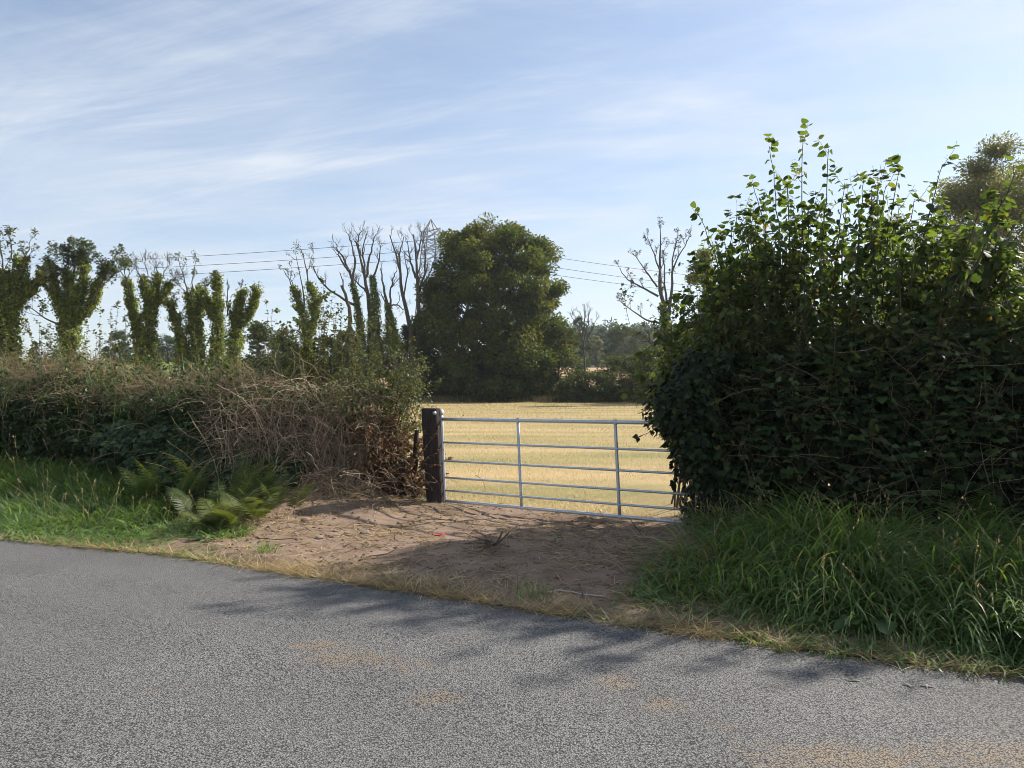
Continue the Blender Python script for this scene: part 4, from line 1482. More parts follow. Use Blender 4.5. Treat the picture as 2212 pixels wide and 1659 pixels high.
        lf.build('leaves', M['small_leaf'] if k % 2 else M['thorn'], s)

    # --- tangle of dead stalks beside the gateway
    t = thing('dead_stalk_tangle', 'tangled heap of pale dead stalks hanging over the hedge end', 'dead plants', (-2.7, 9.3, 0))
    ds = MB()
    n = 2900
    c = np.stack([rng.normal(-2.75, .62, n), rng.normal(9.35, .16, n), np.abs(rng.normal(.85, .42, n))], 1)
    c[:, 0] = np.clip(c[:, 0], -4.0, -1.75)
    c[:, 2] = np.clip(c[:, 2], .02, 1.6)
    c[:, 1] += .28 * (c[:, 2] / 1.6) ** 2 + .05
    d = rvec(rng, n) * np.array([.9, .45, .55]) + np.array([0, -.25, -.1])
    S = strands(rng, n, c, d, rng.uniform(.2, .75, n), .24, -.10, 8)
    S[:, :, 2] = np.maximum(S[:, :, 2], .03 + .25 * np.exp(-(((S[:, :, 0] + 2.4) / .9) ** 2 + ((S[:, :, 1] - 9.05) / .65) ** 2)))
    tubes(ds, S, np.linspace(.0042, .0022, 8)[None] * rng.uniform(.6, 1.4, (n, 1)), 3, rng.random(n))
    n = 800
    c = np.stack([rng.normal(-2.6, .55, n), rng.normal(9.0, .14, n), rng.uniform(.05, .55, n)], 1)
    S = strands(rng, n, c, rvec(rng, n) * np.array([.8, .5, .4]) + np.array([0, -.35, -.15]), rng.uniform(.2, .6, n), .2, -.12, 7)
    S[:, :, 2] = np.maximum(S[:, :, 2], .03 + .25 * np.exp(-(((S[:, :, 0] + 2.4) / .9) ** 2 + ((S[:, :, 1] - 9.05) / .65) ** 2)))
    tubes(ds, S, np.linspace(.0038, .002, 7)[None] * rng.uniform(.6, 1.4, (n, 1)), 3, rng.random(n))
    # long upright withered stalks
    n = 420
    c = np.stack([rng.uniform(-3.7, -1.9, n), rng.normal(9.3, .12, n), np.full(n, .1)], 1)
    S = strands(rng, n, c, rvec(rng, n) * .35 + np.array([0, .1, 1.]), rng.uniform(.5, 1.5, n), .12, -.03, 8)
    tubes(ds, S, np.linspace(.0045, .0025, 8)[None], 3, rng.random(n))
    ds.build('stalks', M['dead_stem'], t)
    # straw spilling onto the bank
    sp = MB()
    n = 900
    x = rng.normal(-2.35, .55, n)
    y = 9.05 + rng.normal(0, .22, n)
    c = np.stack([x, y, dirt_z(x, y) + .012], 1)
    S = strands(rng, n, c, rvec(rng, n) * np.array([1, 1, .15]), rng.uniform(.1, .4, n), .2, 0, 5)
    S[:, :, 2] = np.maximum(dirt_z(S[:, :, 0], S[:, :, 1]) + .006, S[:, :, 2])
    tubes(sp, S, .0026, 3, rng.random(n))
    sp.build('fallen_straw', M['dry_grass'], t)
    # a small trunk and dark inner wood
    tk = MB()
    for (x0, y0, x1, z1, r) in [(-2.55, 9.45, -2.6, 1.25, .03), (-2.2, 9.5, -2.35, 1.1, .02), (-3.1, 9.55, -3.0, 1.3, .022)]:
        P = resample([(x0, y0, 0), ((x0 + x1) / 2 + .05, y0, z1 * .5), (x1, y0 + .05, z1)], 8, rng, .012)
        tubes(tk, P, np.linspace(r, r * .7, 8), 7)
    tk.build('stump_wood', M['dead_bark'], t)
    gl = MB()
    n = 1500
    p = np.stack([rng.normal(-2.7, .55, n), rng.normal(9.5, .15, n), rng.uniform(.1, 1.6, n)], 1)
    place(gl, OVATE, p, rvec(rng, n) + np.array([0, -.4, -.3]), rvec(rng, n) * .6 + np.array([0, -.5, .8]), .045 * rng.uniform(.6, 1.4, n), rng.random(n))
    gl.build('leaves', M['bramble'], t)

    # --- small leaved shrub at the end of the hedge
    t = thing('privet_shrub', 'small leaved olive green shrub rising at the hedge end by the gate post', 'shrub', (-1.8, 9.7, 0))
    w, lf = MB(), MB()
    n = 24
    b = np.stack([rng.normal(-1.85, .12, n), rng.normal(9.7, .1, n), np.zeros(n)], 1)
    S = strands(rng, n, b, rvec(rng, n) * np.array([.35, .25, .1]) + np.array([.03, 0, 1.]), rng.uniform(1.3, 2.0, n), .1, .06, 10)
    R = np.linspace(.010, .004, 10)[None].repeat(n, 0)
    tubes(w, S, R, 5)
    P1, R1 = grow(rng, S, R, 9, .35, .98, .75, .5, .14, .05, 7, .6, .4)
    tubes(w, P1, np.maximum(R1, .0015), 4)
    P2, R2 = grow(rng, P1, R1, 4, .2, .95, .7, .22, .14, .02, 5, .7, .5)
    tubes(w, P2, np.maximum(R2, .0012), 3)
    twig_leaves(rng, lf, KITE, P2, 7, .034, .05, .25, .8, .9, .004, None, 1.35)
    twig_leaves(rng, lf, KITE, P1, 10, .036, .1, .25, .8, .9, .004, None, 1.35)
    for x, y in [(810, 682), (878, 735), (865, 728), (790, 700), (845, 715), (900, 800), (902, 850), (770, 730), (830, 700), (893, 770)]:
        tip = at(x, y, 9.6)
        path = resample([(-1.8 + rng.normal(0, .1), 9.65, 1.0), ((-1.8 + tip[0]) / 2 + .03, 9.62, 1.0 + (tip[2] - 1.0) * .55), tip], 9, rng, .008)
        sprig(rng, path, .005, 42, .036, OVATE, w, lf, .1, .15, 4, .2)
    w.build('stems', M['stem'], t)
    lf.build('leaves', M['small_leaf'], t)

    # --- withered brown shrub between hedge and gate post
    t = thing('withered_shrub', 'withered brown leaved shrub leaning on the gate post', 'shrub', (-1.45, 9.35, 0))
    w, lf = MB(), MB()
    P0 = resample([at(875, 1070, 9.3), at(868, 1010, 9.3), at(858, 950, 9.35), at(850, 905, 9.4)], 10, rng, .006)
    tubes(w, P0, np.linspace(.02, .012, 10), 7)
    n = 62
    b = np.stack([rng.uniform(-2.1, -1.22, n), rng.normal(9.42, .1, n), np.full(n, .02)], 1)
    S = strands(rng, n, b, rvec(rng, n) * .35 + np.array([.0, 0, 1.]), rng.uniform(.5, 1.2, n), .10, .0, 9)
    R = np.linspace(.006, .0025, 9)[None].repeat(n, 0)
    tubes(w, S, R, 4)
    P1, R1 = grow(rng, np.concatenate([S, resample(P0, 9)[None]]), np.concatenate([R, R[:1]]), 9, .1, .98, .85, .24, .16, -.02, 6, .6, .4)
    tubes(w, P1, np.maximum(R1, .0016), 3)
    twig_leaves(rng, lf, NARROW, P1, 34, .042, .05, .8, .5, .8, .004, None, 1.9)
    w.build('stems', M['twig'], t)
    lf.build('leaves', M['brown_leaf'], t)
    # dry sprays that cross in front of the post
    for pts in ([(900, 990), (925, 962), (945, 925), (958, 902)], [(905, 1000), (930, 985), (948, 972), (956, 968)], [(902, 1020), (925, 1022), (940, 1035), (951, 1050)], [(905, 1005), (915, 1000), (935, 1005), (955, 1003)], [(898, 960), (918, 940), (918, 925)], [(908, 1030), (925, 1040), (936, 1060)]):
        path = resample([at(x, y, 8.82 + .03 * k) for k, (x, y) in enumerate(pts)][::1], 8, rng, .006)
        w, lf = MB(), MB()
        tubes(w, path, np.linspace(.0035, .0018, 8), 4)
        twig_leaves(rng, lf, NARROW, path[None], 30, .036, .05, .9, .5, .7, .004, None, 1.8)
        s = w.build('spray', M['twig'], t)
        lf.build('leaves', M['brown_leaf'], s)


build_left_hedge()


def sapling_shrub(label, x, y_top, Y, wpx, n, seed, mat, leaf=.042, dens=8):
    rng = np.random.default_rng(seed)
    top = at(x, y_top, Y)
    t = thing('hawthorn_shrub', label, 'shrub', (top[0], Y, 0), 'young thorn shrubs in the hedges')
    w, lf = MB(), MB()
    hw = pxm(wpx, Y)
    b = np.stack([top[0] + rng.normal(0, hw * .45, n), Y + rng.normal(0, .18, n), np.full(n, .5)], 1)
    L = (top[2] - .5) * rng.uniform(.72, 1.0, n)
    S = strands(rng, n, b, rvec(rng, n) * np.array([.16, .12, .05]) + np.array([0, 0, 1.]), L, .06, .05, 10)
    tubes(w, S, np.linspace(.007, .002, 10)[None], 4)
    P1, R1 = grow(rng, S, np.full((n, 10), .005), 7, .45, .98, .7, .32, .12, .08, 7, .55, .4)
    tubes(w, P1, np.maximum(R1, .0015), 3)
    twig_leaves(rng, lf, OVATE, P1, dens, leaf, .08, .2, .7, .9, .006, None, 1.05)
    twig_leaves(rng, lf, OVATE, S, 22, leaf, .5, .2, .7, .9, .006, None, 1.05)
    w.build('stems', M['stem'], t)
    lf.build('leaves', M[mat], t)


for k, (x, yt, Y, wp, n, mt, lb) in enumerate([
        (690, 640, 10.5, 60, 13, 'thorn', 'tallest young shrub behind the left hedge below the bare trees'), (590, 690, 10.7, 55, 11, 'dock', 'dark green young shrub behind the left hedge beside the leaning ivy tree'),
        (760, 690, 10.4, 55, 13, 'small_leaf', 'pale olive young shrub next to the privet by the gate'), (640, 730, 10.6, 60, 12, 'small_leaf', 'low pale shrub behind the dead stalk tangle'), (120, 715, 12.6, 70, 12, 'thorn', 'thin young shrub in front of the wide forked ivy tree'),
        (30, 720, 12.8, 60, 12, 'small_leaf', 'thin olive shrub at the left picture edge above the hedge'), (330, 745, 11.9, 70, 12, 'small_leaf', 'low olive shrub above the hedge in front of the three armed ivy trunk'), (480, 755, 11.2, 60, 11, 'thorn', 'low green shrub above the hedge below the ivy spire')]):
    sapling_shrub(lb, x, yt, Y, wp, n, 700 + k, mt)
sapling_shrub('fine leaved thorn shrub at the left end of the hazel hedge', 1500, 575, 8.1, 75, 20, 720, 'thorn', .036, 10)
sapling_shrub('olive thorn shrub among the hazel below the two tallest shoots', 1690, 500, 7.1, 80, 14, 721, 'small_leaf', .032, 8)


def build_undergrowth():
    rng = np.random.default_rng(250)
    t = thing('bramble', 'dark bramble mound spilling from the left hedge among the ferns', 'bramble', (-3.9, 8.8, 0))
    lf, w, dg = MB(), MB(), MB()
    n = 9000
    x = rng.normal(-3.95, .75, n)
    x = np.clip(x, -6.2, -2.7)
    y = 10.1 - .30 * (x + 3.5) - np.abs(rng.normal(0, .85, n))
    k = y > np.interp(x, [-6.2, -5, -4, -3.2, -2.7], [9.9, 9.2, 8.5, 8.45, 8.8])
    x, y = x[k], y[k]
    n = len(x)
    top = np.interp(y, [8.2, 8.7, 9.4, 10.2], [.10, .34, .8, 1.15]) * (.6 + .8 * fbm(x * 2.1, y * 2.1, 3))
    z = top * (1 - np.abs(rng.normal(0, .28, n))) + .03
    z = np.maximum(z, .03)
    P = np.stack([x, y, z], 1)
    out = np.array([0, -.5, .6])
    lt = rng.random(n)
    for c in (-1, 0, 1):
        ax = unit(np.array([.95 * c, -.6, -.2]) + rvec(rng, n) * .45)
        place(lf, OVATE, P, ax, unit(out + rvec(rng, n) * .45), .062 * rng.uniform(.6, 1.4, n), np.clip(lt + rng.normal(0, .08, n), 0, 1), 1.2)
    lf.build('leaves', M['bramble'], t)
    m = 160
    i = rng.choice(n, m)
    S = strands(rng, m, P[i], rvec(rng, m) + np.array([0, -.4, .5]), rng.uniform(.3, .8, m), .14, -.12, 9)
    tubes(w, S, np.linspace(.003, .0012, 9)[None], 4, rng.random(m))
    w.build('stems', M['red_stem'], t)
    m = 420
    i = rng.choice(n, m)
    blades(rng, dg, P[i], rng.uniform(.25, .55, m), rng.uniform(.006, .011, m), rng.uniform(0, TAU, m), rng.uniform(.0, .5, m), rng.uniform(.9, 2.6, m), 7, rng.random(m))
    dg.build('grass_stalks', M['grass'], t)


build_undergrowth()


def build_right_hedge():
    rng = np.random.default_rng(300)
    # ---------------- hazel
    t = thing('hazel_hedge', 'tall overgrown hazel hedge with long leafy shoots against the sky', 'hedge', (4, 7.2, 0))
    w, lf = MB(), MB()
    sil_x = np.array([1400, 1440, 1490, 1520, 1580, 1640, 1700, 1760, 1820, 1880, 1940, 2000, 2060, 2120, 2180, 2260, 2500])
    sil_y = np.array([860, 740, 590, 540, 520, 450, 420, 410, 440, 430, 450, 470, 490, 500, 480, 470, 470])

    def depth(x):
        k = (x - CX) / F
        return 9.15 / (1 + .54 * k)
    n = 185
    paths = []
    for k in range(n):
        x = rng.uniform(1480, 2480)
        if k < 26:
            x = rng.uniform(1440, 1640)
        Y = depth(x) + rng.uniform(-.7, .7)
        ys = np.interp(x, sil_x, sil_y)
        z1 = (CAMZ - (ys - CY) / F * depth(x)) * rng.uniform(.60, .93)
        tip = np.array([(x - CX) / F * Y, Y, z1])
        bx = tip[0] + rng.normal(.15, .3)
        bx = max(bx, 2.0)
        b = np.array([bx, Y + rng.normal(.1, .2), .05])
        mid = b * .45 + tip * .55 + np.array([rng.normal(.08, .08), rng.normal(0, .08), .15])
        paths.append(resample([b, mid, tip], 12, rng, .012))
    S = np.stack(paths)
    R = np.linspace(.014, .0035, 12)[None] * rng.uniform(.7, 1.3, (n, 1))
    tubes(w, S, R, 6)
    P1, R1 = grow(rng, S, R, 10, .32, .97, .75, .55, .10, .07, 8, .55, .35)
    tubes(w, P1, np.maximum(R1, .0018), 4)
    twig_leaves(rng, lf, HAZEL, P1, 8, .058, .1, .55, .45, .9, .014, None, 1.0, .5)
    twig_leaves(rng, lf, HAZEL_CURLED, P1, 9, .056, .1, .6, .35, .9, .014, None, 1.0, .5)
    twig_leaves(rng, lf, HAZEL, S, 14, .064, .45, .55, .45, .9, .014, None, 1.0, .5)
    twig_leaves(rng, lf, HAZEL_CURLED, S, 14, .062, .45, .6, .35, .9, .014, None, 1.0, .5)
    # arching branches on the gateway side
    for pts in ([(1500, 700), (1450, 720), (1405, 745), (1382, 765)], [(1480, 800), (1430, 830), (1385, 850), (1338, 846)], [(1500, 640), (1460, 640), (1440, 650)]):
        Y = 7.7
        path = resample([at(x, y, Y - .05 * k) for k, (x, y) in enumerate(pts)], 9, rng, .008)
        tubes(w, path, np.linspace(.006, .0025, 9), 5)
        twig_leaves(rng, lf, HAZEL, path[None], 20, .068, .15, .4, .9, .9, .01)
    # bare and dying twigs through the upper hedge
    tw = MB()
    m = 420
    i = rng.integers(0, n, m)
    j = rng.integers(3, 10, m)
    Q = strands(rng, m, S[i, j], rvec(rng, m) * np.array([1, .8, .5]) + np.array([0, -.4, .5]), rng.uniform(.25, .8, m), .14, .04, 8)
    tubes(tw, Q, np.linspace(.0026, .001, 8)[None], 4, rng.random(m) * .5)
    twig_leaves(rng, lf, OVATE, Q[:220], 9, .04, .2, .3, .6, .9, .008)
    tw.build('twigs', M['red_stem'], t)
    w.build('stems', M['stem'], t)
    lf.build('leaves', M['hazel'], t)
    # the tall shoots
    shoots = [(1508, 462, 1560, 640, .0), (1662, 316, 1690, 620, .0), (1735, 297, 1740, 620, .1), (1790, 322, 1770, 640, -.1), (1626, 396, 1650, 600, .1), (1866, 388, 1855, 640, .1), (1943, 364, 1905, 660, 0), (1900, 400, 1880, 620, .2), (2036, 356, 1960, 640, -.4), (2015, 440, 1960, 680, .2), (2192, 376, 2080, 640, -.7), (2145, 470, 2080, 680, -.2), (2125, 430, 2050, 660, -.5), (2180, 470, 2120, 680, -.3), (1590, 470, 1620, 640, .1), (1830, 440, 1820, 640, .2), (1700, 400, 1710, 640, .3), (1975, 430, 1940, 660, -.2), (1545, 520, 1590, 680, 0)]
    for k in range(30):
        x = rng.uniform(1490, 2230)
        y = np.interp(x, sil_x, sil_y) - rng.uniform(-35, 45)
        shoots.append((x, y, x + (1780 - x) * .12 + rng.normal(0, 25), y + rng.uniform(160, 240), rng.uniform(-.5, .5)))
    for x, y, bx, by, dY in shoots:
        Y = depth(x) + dY
        tip, b = at(x, y, Y), at(bx, by, Y)
        path = resample([b, b * .5 + tip * .5 + np.array([rng.normal(.0, .03), 0, .05]), tip], 12, rng, .006)
        w, lf = MB(), MB()
        tubes(w, path, np.linspace(.0085, .0028, 12), 6)
        ln = np.linalg.norm(tip - b)
        m = int(ln / .052)
        # alternate leaves, smaller to the tip
        tt = np.linspace(.06, .99, m)
        f = tt * 11
        i = np.minimum(f.astype(int), 10)
        pos = path[i] * (1 - (f - i))[:, None] + path[i + 1] * (f - i)[:, None]
        an = np.arange(m) * math.pi + rng.normal(0, .7, m)
        sd_ = np.stack([np.cos(an), np.sin(an) * .7, np.zeros(m)], 1)
        pet = unit(sd_ + np.array([0, 0, .35]))
        pe = pos + pet * .022
        tubes(w, np.stack([pos, (pos + pe) / 2, pe], 1), .0014, 3)
        ax = unit(sd_ * 1.0 + np.array([0, 0, -.55]) + rvec(rng, m) * .45)
        nr = unit(np.array([0, 0, .6]) + sd_ * .3 + rvec(rng, m) * .6)
        sz = (.100 - .052 * tt ** 2) * rng.uniform(.65, 1.25, m)
        rn = np.clip(rng.random(m) * .92 + .1 * (tt > .93), 0, 1)
        ev = rng.random(m) < .5
        place(lf, HAZEL, pe[ev], ax[ev], nr[ev], sz[ev], rn[ev])
        place(lf, HAZEL_CURLED, pe[~ev], ax[~ev], nr[~ev], sz[~ev], rn[~ev])
        P1, R1 = grow(rng, path[None], np.full((1, 12), .006), int(2 + ln * 2), .05, .7, .7, .35, .1, .12, 7, .5, .4)
        tubes(w, P1, np.maximum(R1, .0016), 4)
        twig_leaves(rng, lf, HAZEL, P1, 8, .07, .12, .3, .9, .9, .012)
        s = w.build('shoot', M['stem'], t)
        lf.build('leaves', M['hazel'], s)

    # ---------------- ivy and undergrowth filling the lower hedge
    t = thing('ivy_hedge', 'dark ivy smothering the lower hedge right of the gate', 'ivy', (3.5, 7.1, 0))
    lf = MB()
    P, N, u, tt = RH.pts(rng, 26000, .22, back=.3, lump=.28, zhi=.86, u0=1.2)
    n = len(P)
    place(lf, IVY, P, unit(np.array([0, 0, -.6]) + N * .5 + rvec(rng, n) * .6), unit(N * .9 + np.array([0, 0, .35]) + rvec(rng, n) * .5), .058 * rng.uniform(.6, 1.45, n), rng.random(n))
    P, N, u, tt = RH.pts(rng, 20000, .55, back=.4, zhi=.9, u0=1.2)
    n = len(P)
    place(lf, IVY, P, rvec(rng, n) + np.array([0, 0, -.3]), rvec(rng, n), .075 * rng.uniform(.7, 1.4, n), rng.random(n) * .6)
    # the bulge that hides the end of the gate
    n = 9000
    q = rvec(rng, n) * (rng.random(n) ** .35)[:, None]
    zc = rng.uniform(0, 1, n)
    cen = np.stack([2.06 - .36 * np.exp(-((zc * 1.75 - 1.32) / .33) ** 2) + .04 * np.sin(zc * 9), np.full(n, 7.2), zc * 1.9], 1)
    lp = .7 + .6 * vnoise(q[:, 0] * 3 + 4, cen[:, 2] * 3)
    P = cen + q * np.array([.38, .5, .12]) * lp[:, None]
    P[:, 2] = np.maximum(P[:, 2], .03)
    N = unit(q * np.array([1, 1, .5]) + np.array([0, 0, .1]))
    place(lf, IVY, P, unit(np.array([0, 0, -.6]) + N * .4 + rvec(rng, n) * .5), unit(N + np.array([0, 0, .3]) + rvec(rng, n) * .4), .056 * rng.uniform(.6, 1.4, n), rng.random(n))
    lf.build('leaves', M['ivy'], t)
    w = MB()
    n = 50
    P, N, u, tt = RH.pts(rng, n, .5, back=.5)
    S = strands(rng, n, np.c_[P[:, :2], np.zeros(n)], rvec(rng, n) * .4 + np.array([0, 0, 1.]), rng.uniform(1, 2.2, n), .12, .05, 9)
    tubes(w, S, np.linspace(.012, .003, 9)[None], 6)
    w.build('stems', M['bark'], t)
    # ivy runners hanging towards the gate
    for pts in ([(1470, 905), (1430, 920), (1395, 938), (1368, 948)], [(1450, 880), (1415, 900), (1400, 918)], [(1465, 1000), (1455, 1030), (1452, 1060)], [(1462, 960), (1450, 985), (1456, 1010)]):
        path = resample([at(x, y, 7.15) for x, y in pts], 8, rng, .005)
        w, lf = MB(), MB()
        tubes(w, path, np.linspace(.004, .002, 8), 5)
        twig_leaves(rng, lf, IVY, path[None], 20, .052, .1, .7, .6, .8, .01)
        s = w.build('runner', M['stem'], t)
        lf.build('leaves', M['ivy'], s)

    # ---------------- broad bramble and hazel leaves over the front
    t = thing('bramble', 'mid green bramble leaves scattered over the shaded right hedge front', 'bramble', (3.6, 6.4, 0))
    lf, w = MB(), MB()
    P, N, u, tt = RH.pts(rng, 2600, .06, back=0, lump=.28, zhi=.95)
    n = len(P)
    lt = rng.random(n)
    for k in (-1, 0, 1):
        ax = unit(N * np.array([1, 1, .1]) + np.array([0, 0, -.3]) + np.cross(N, np.array([0, 0, 1.])) * k * .95 + rvec(rng, n) * .25)
        place(lf, OVATE, P + N * .05, ax, unit(N * .6 + np.array([0, 0, .7]) + rvec(rng, n) * .35), .07 * rng.uniform(.7, 1.3, n), np.clip(lt + rng.normal(0, .08, n), 0, 1), 1.25)
    n = 110
    P, N, u, tt = RH.pts(rng, n, .05, back=0, zhi=.9)
    S = strands(rng, n, P, N * .4 + rvec(rng, n) * .7, rng.uniform(.5, 1.3, n), .12, -.07, 10)
    tubes(w, S, np.linspace(.004, .002, 10)[None], 4)
    twig_leaves(rng, lf, OVATE, S, 9, .06, .1, .3, .8)
    lf.build('leaves', M['bramble'], t)
    w.build('stems', M['stem'], t)

    # ---------------- dead creeper stems over the dark front
    t = thing('dead_creeper', 'tangle of thin dead creeper stems across the dark right hedge', 'creeper', (3.6, 6.2, 0))
    w = MB()
    P, N, u, tt = RH.pts(rng, 620, .05, back=0, zhi=.85, u0=2.5)
    n = len(P)
    S = strands(rng, n, P + N * .08, rvec(rng, n) * np.array([1, .3, 1]) + N * .2, rng.uniform(.25, 1.1, n), .22, -.05, 9)
    tubes(w, S, np.linspace(.0017, .0009, 9)[None] * rng.uniform(.6, 1.5, (n, 1)), 3, rng.random(n) * .6)
    # brown stalks at the gate end
    n = 220
    b = np.stack([rng.normal(2.0, .2, n), rng.normal(6.75, .14, n), rng.uniform(.05, .6, n)], 1)
    S = strands(rng, n, b, rvec(rng, n) * np.array([.5, .4, .3]) + np.array([0, -.1, rng.choice([-1, 1])]), rng.uniform(.2, .7, n), .15, -.04, 7)
    S[:, :, 2] = np.maximum(S[:, :, 2], .03)
    tubes(w, S, np.linspace(.0022, .0012, 7)[None], 3, rng.random(n) * .6)
    w.build('stems', M['dead_stem'], t)


build_right_hedge()


# ------------------------------------------------------------------ ferns, docks, nettles
def frond_mesh(rng, root, az, L, arch, pin=.16, tone=.5):
    lf, st = MB(), MB()
    K = 12
    th = .35
    d = np.array([math.cos(az), math.sin(az)])
    p = np.array(root, float)
    pts = [p]
    for k in range(K - 1):
        th_k = .25 + arch * (k / (K - 1)) ** 1.2
        p = p + np.r_[d * math.sin(th_k), math.cos(th_k)] * L / (K - 1)
        pts.append(p)
    path = np.array(pts)
    tubes(st, path, np.linspace(.0045, .0012, K), 5)
    m = 26
    tt = np.linspace(.16, .99, m)
    f = tt * (K - 1)
    i = np.minimum(f.astype(int), K - 2)
    pos = path[i] * (1 - (f - i))[:, None] + path[i + 1] * (f - i)[:, None]
    tg = unit(path[i + 1] - path[i])
    side0 = unit(np.cross(tg, np.array([0, 0, 1.])) + 1e-6)
    up = unit(np.cross(side0, tg))
    ln = 1.25 * pin * np.sin(np.clip(tt * 1.05, 0, 1) ** .75 * math.pi) ** .8 * (1 - .35 * tt) + .008
    for s in (-1, 1):
        ax = unit(side0 * s + tg * .45 + up * -.12 + rvec(rng, m) * .09)
        r = np.clip(rng.normal(tone, .15, m), 0, 1)
        place(lf, NARROW, pos, ax, up, ln, r, .28)
        # leaflets on each pinna
        for q in np.linspace(.1, .88, 8):
            for s2 in (-1, 1):
                bp = pos + ax * (ln * q)[:, None]
                a2 = unit(np.cross(up, ax) * s2 + ax * .5)
                place(lf, KITE, bp, a2, up, ln * .10 * (1 - q * .7) + .002, r, .9)
    return st, lf


def fern(label, root, n, L, az0, az1, seed, arch=1.0, tone=.5, group='ferns on the verges'):
    rng = np.random.default_rng(seed)
    t = thing('fern', label, 'fern', root, group)
    for k in range(n):
        az = rng.uniform(az0, az1)
        st, lf = frond_mesh(rng, np.array(root) + np.r_[rng.normal(0, .12, 2), 0], az, L * rng.uniform(.45, 1.12), arch * rng.uniform(.4, 1.5), .13 + .03 * rng.random(), tone + rng.normal(0, .12))
        s = st.build('frond', M['fern_stalk'], t)
        lf.build('leaflets', M['fern'], s)


fern('tallest fern standing before the dark left bramble front', (-3.8, 8.55, .1), 7, 1.0, 0, TAU, 401, .8, .35)
fern('yellow green fern beside the dead stalks on the left', (-3.25, 8.4, .1), 8, .85, 0.3, TAU, 402, 1.0, .6)
fern('low bright fern spilling over the left grass edge to the bare earth', (-2.9, 7.9, .05), 13, .5, 0, TAU, 403, 1.4, .85)
fern('small fern at the left edge of the fern patch', (-4.4, 8.65, .12), 7, .75, 0, TAU, 404, 1.0, .55)
fern('sunlit fern drooping at the edge of the bare earth', (-2.8, 8.3, .08), 7, .6, 0, TAU, 405, 1.2, .7)
fern('low dark fern in front of the bramble mound', (-3.7, 8.1, .06), 6, .6, 0, TAU, 410, 1.15, .3)
fern('bright low fern nearest the road on the left', (-3.15, 7.6, .04), 12, .45, 0, TAU, 412, 1.5, .85)
fern('fern with one tall upright frond before the right hedge', (3.9, 6.0, .2), 4, 1.15, 1.6, 4.6, 406, .45, .5)
fern('fern under the right hedge at the picture edge', (4.45, 5.75, .15), 8, .85, 0, TAU, 407, 1.0, .45)
fern('low fern half buried in the right long grass', (4.15, 5.55, .15), 6, .6, 0, TAU, 408, 1.2, .4)


def broad_plant(name, label, cat, root, n, L, seed, wid=.34, mat='dock', upright=.5, group=None):
    rng = np.random.default_rng(seed)
    t = thing(name, label, cat, root, group)
    for k in range(n):
        az = k * 2.4 + rng.normal(0, .2)
        el = rng.uniform(.25, 1.1) * upright + .15
        d = np.array([math.cos(az) * math.cos(el), math.sin(az) * math.cos(el), math.sin(el)])
        b = MB()
        l = L * rng.uniform(.7, 1.1)
        r0 = np.array(root, float)
        m = 9
        s = np.linspace(0, 1, m)
        sp = r0 + d * (s * l)[:, None] + np.array([0, 0, -.45 * l]) * (s ** 2)[:, None]
        wd_ = np.where(s < .25, .012, wid * l * np.sin(np.clip((s - .2) / .8, 0, 1) ** .8 * math.pi) ** .7 * .55) + .004
        sv = unit(np.cross(d, np.array([0, 0, 1.])))
        rip = .012 * np.sin(s * 21 + k)
        Lf = sp - sv * wd_[:, None] + np.stack([0 * s, 0 * s, .25 * wd_ + rip], 1)
        Rt = sp + sv * wd_[:, None] + np.stack([0 * s, 0 * s, .25 * wd_ - rip], 1)
        V = np.stack([Lf, sp, Rt], 1)
        idx = np.arange(m * 3).reshape(m, 3)
        q = np.concatenate([np.stack([idx[:-1, c], idx[:-1, c + 1], idx[1:, c + 1], idx[1:, c]], -1) for c in (0, 1)])
        b.add(V, q, None, float(rng.random()))
        b.build('leaf', M[mat], t)


broad_plant('dock', 'dock plant with drooping leaves near the right road edge', 'weed', (2.30, 4.45, .1), 6, .34, 421, group='docks in the right verge')
broad_plant('dock', 'large dark dock in the right bottom corner grass', 'weed', (2.95, 4.2, .12), 8, .42, 422, group='docks in the right verge')
broad_plant('dock', 'broad leaved dock under the fern at the right edge', 'weed', (3.55, 4.95, .2), 7, .4, 423, group='docks in the right verge')
broad_plant('dock', 'small dock leaves at the corner of the left grass and earth', 'weed', (-3.05, 7.05, .03), 6, .2, 424)


def nettle(label, x, y, h, n, seed, group='nettles along the hedges'):
    rng = np.random.default_rng(seed)
    t = thing('nettle', label, 'weed', (x, y, 0), group)
    for k in range(n):
        b = np.array([x + rng.normal(0, .16), y + rng.normal(0, .12), .03])
        hh = h * rng.uniform(.75, 1.1)
        path = resample([b, b + (rng.normal(0, .05), rng.normal(0, .05), hh * .55), b + (rng.normal(0, .12), rng.normal(0, .1), hh)], 9)
        w, lf = MB(), MB()
        tubes(w, path, np.linspace(.004, .0018, 9), 5)
        m = int(hh / .075)
        for j in range(m):
            s = .15 + .83 * j / m
            f = s * 8
            i = min(int(f), 7)
            p = path[i] * (1 - f + i) + path[i + 1] * (f - i)
            a = j * math.pi / 2 + rng.normal(0, .25)
            for e in (0, math.pi):
                dd = np.array([[math.cos(a + e), math.sin(a + e), -.25]])
                place(lf, OVATE, p[None], dd, np.array([[0, 0, 1.]]) + dd * .2, (.095 - .05 * s) * rng.uniform(.8, 1.2), rng.random(1), .95)
        s = w.build('stem', M['fern_stalk'], t)
        lf.build('leaves', M['dock'], s)


nettle('nettles standing in front of the left hedge above the dead stalks', -3.55, 9.45, 1.55, 9, 431)
nettle('nettle clump growing out of the left hedge top', -3.4, 9.95, 2.0, 8, 432)
nettle('tall nettles leaning from the right hedge at the picture edge', 4.35, 5.9, 1.75, 9, 433)
nettle('short nettles at the foot of the right hedge', 3.2, 6.2, .75, 8, 434)
nettle('nettles among the right long grass by the road', 2.9, 4.7, .55, 5, 435)


